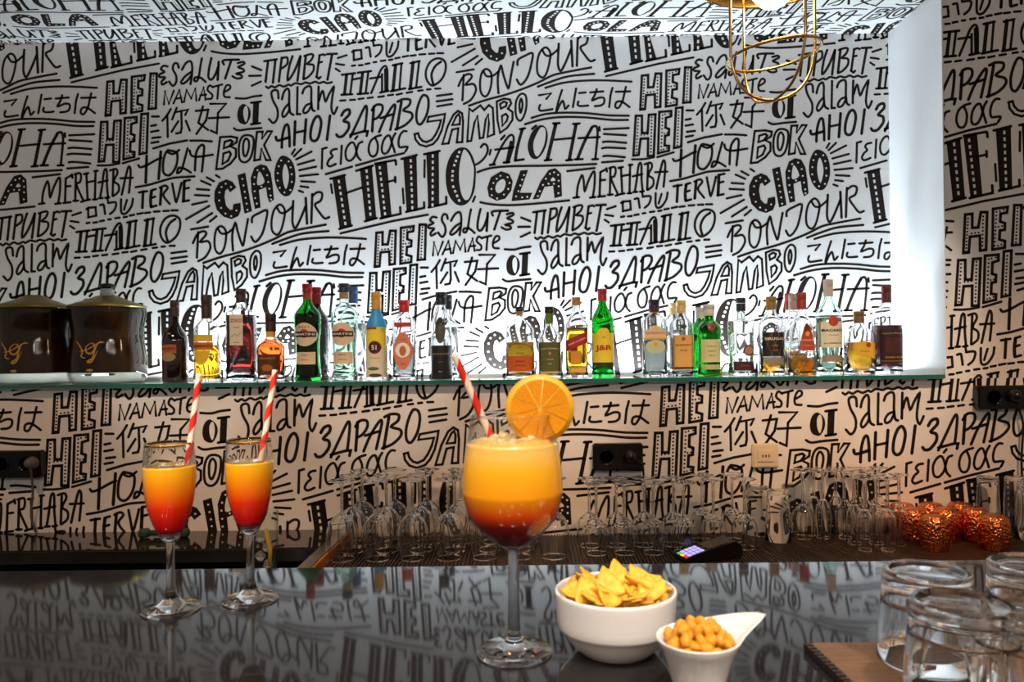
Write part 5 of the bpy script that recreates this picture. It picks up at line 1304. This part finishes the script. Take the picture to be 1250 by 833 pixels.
while len(pts) < 78 and tries < 9000:
    tries += 1
    a = random.random()*2*PI; q = math.sqrt(random.random())*Rn*.84; x, y = q*math.cos(a), q*math.sin(a)
    layer = random.choice((0, 0, 1, 1, 2, 3)); z = Hn*.9+layer*.0042-(q/Rn)**2*.0015
    if q > Rn*(.68, .72, .64, .46)[layer]: continue
    if any(q > Rn*k for k in (.80,)): continue
    if all((x-u)**2+(y-v)**2+((z-w)*1.2)**2 > .0066**2 for u, v, w in pts): pts.append((x, y, z))
for x, y, z in pts:
    o = bpy.data.objects.new('corn_nut', nutmesh); COL.objects.link(o); r = random.uniform(.0040, .0052)
    o.location = (pn.x+x, Yn+y, CT+z); o.scale = (r*1.15, r*.95, r*.8); o.rotation_euler = [random.random()*3 for _ in range(3)]
    tag(o, 'golden toasted nut heaped in the small white dish', 'nut', 'nuts in the small white dish')

# ------------------------------------------------------------------ tumblers upside down on a mat, front right
a = onZ(985, 785, CT+.006); b = onZ(1036, 833, CT+.006)
cm = empty('counter_mat', (a.x, a.y, CT+.0003), 'brown mat with ribbed dark edge at the front right under the tumblers', 'mat')
M_bamboo = noisy(mat('brown_mat', (.2, .1, .05), .55), srgb(92, 64, 42), srgb(124, 90, 60), 30, .3, 4, (1, 14, 1))
dx = (b.x-a.x)/(a.y-b.y)
Lm = .5; me_obj('mat_sheet', [(x+(dx*Lm if y else 0), -y, z) for z in (0, .0055) for x, y in ((0, 0), (.75, 0), (.75, Lm), (0, Lm))], [(0, 1, 2, 3), (7, 6, 5, 4), (0, 4, 5, 1), (1, 5, 6, 2), (2, 6, 7, 3), (3, 7, 4, 0)], M_bamboo, cm)
vs, fs = [], []
for k in range(72):
    y = -.003-k*.0068; x = -y*dx
    v, f = cuboid((x-.004, y-.0042, 0), (x+.003, y, .0066)); b_ = len(vs); vs += v; fs += [tuple(i+b_ for i in q) for q in f]
tag(me_obj('ribbed_edge', vs, fs, C(40, 26, 20), cm), kind='stuff')
for (px, py, topY, w, lab) in ((1132, 806, 694, 50, 'thick clear tumbler upside down on the brown mat, farther left one'),
                          (1176, 850, 733, 59, 'thick clear tumbler upside down on the brown mat, nearest the camera'),
                          (1268, 800, 686, 54, 'clear tumbler upside down cut off by the right edge of the frame'),
                          (1262, 862, 742, 60, 'clear tumbler upside down in the bottom right corner')):
    p = onZ(px, py, CT+.006); s = F/p.y; H = (py-topY)/s*.985
    o = empty('tumbler', (p.x, p.y, CT+.0062), lab, 'glass'); r0, r1 = w/s, w*1.14/s; t = .0024
    so = spline([(r0*.92, H), (r0, H-.002), (r0, H-.006), (r0*1.02, H*.72), (r0*1.025, H*.66), (r0*1.05, H*.62), (r1, .001), (r1-t/2, 0)], step=2)
    si = spline([(r1-t, .001), (r0*1.02-t, H*.62), (r0*.97-t, H-.014), (r0*.8, H-.010)], step=3)
    lathe('wall', ([(0, H-.003), (r0*.8, H-.002)]+so+si+[(0, H-.0095)])[::-1], M_glass, o, 48)

# ------------------------------------------------------------------ pendant lamp with a wire cage
Yp = 1.3; s = F/Yp; rc = onY(944, 67, Yp); rr = 55.5/s
pe = empty('pendant_lamp', (rc.x, Yp, rc.z), 'brass pendant lamp with an open wire cage and glowing bulb', 'lamp')
ri = [(rr*math.cos(2*PI*k/48), rr*math.sin(2*PI*k/48), .010*math.cos(2*PI*k/48)+.002*math.sin(2*PI*k/48)) for k in range(48)]
tube('cage_ring', ri, .0026, M_brass, pe, 8, True)
zt = 100/s
for j in range(2):
    an = math.radians((10, 112)[j]); c_, s_ = math.cos(an), math.sin(an)
    pth = [(rr, zt), (rr, .02), (rr*.98, -.005), (rr*.86, -.038), (rr*.62, -.062), (rr*.32, -.074), (0, -.078), (-rr*.32, -.074), (-rr*.62, -.062), (-rr*.86, -.038), (-rr*.98, -.005), (-rr, .02), (-rr, zt)]
    tube('cage_wire', spline([(q*c_, q*s_, z+.010*q*c_/rr*(1 if abs(q) > 1e-6 else 0)) for q, z in pth], step=3), .0026, M_brass, pe, 8)
cx_ = onY(921, 0, Yp).x-rc.x
lathe('shade', [(.134, zt+.002), (.136, zt), (.137, zt+.003), (.10, zt+.016), (.05, zt+.045), (.03, zt+.10), (0, zt+.10)], M_brass, pe, 56).location.x = 0
zt2 = zt-.028
lathe('bulb', spline([(0, zt2-.030), (.018, zt2-.027), (.034, zt2-.010), (.038, zt2+.010), (.028, zt2+.034), (.014, zt2+.055)], step=3), mat('glowing_bulb', (1, .8, .5), .4, emit=(1, .72, .36), es=45), pe, 28)
tube('cord', [(0, 0, zt+.10), (0, 0, 2.75-rc.z)], .004, M_dark, pe)
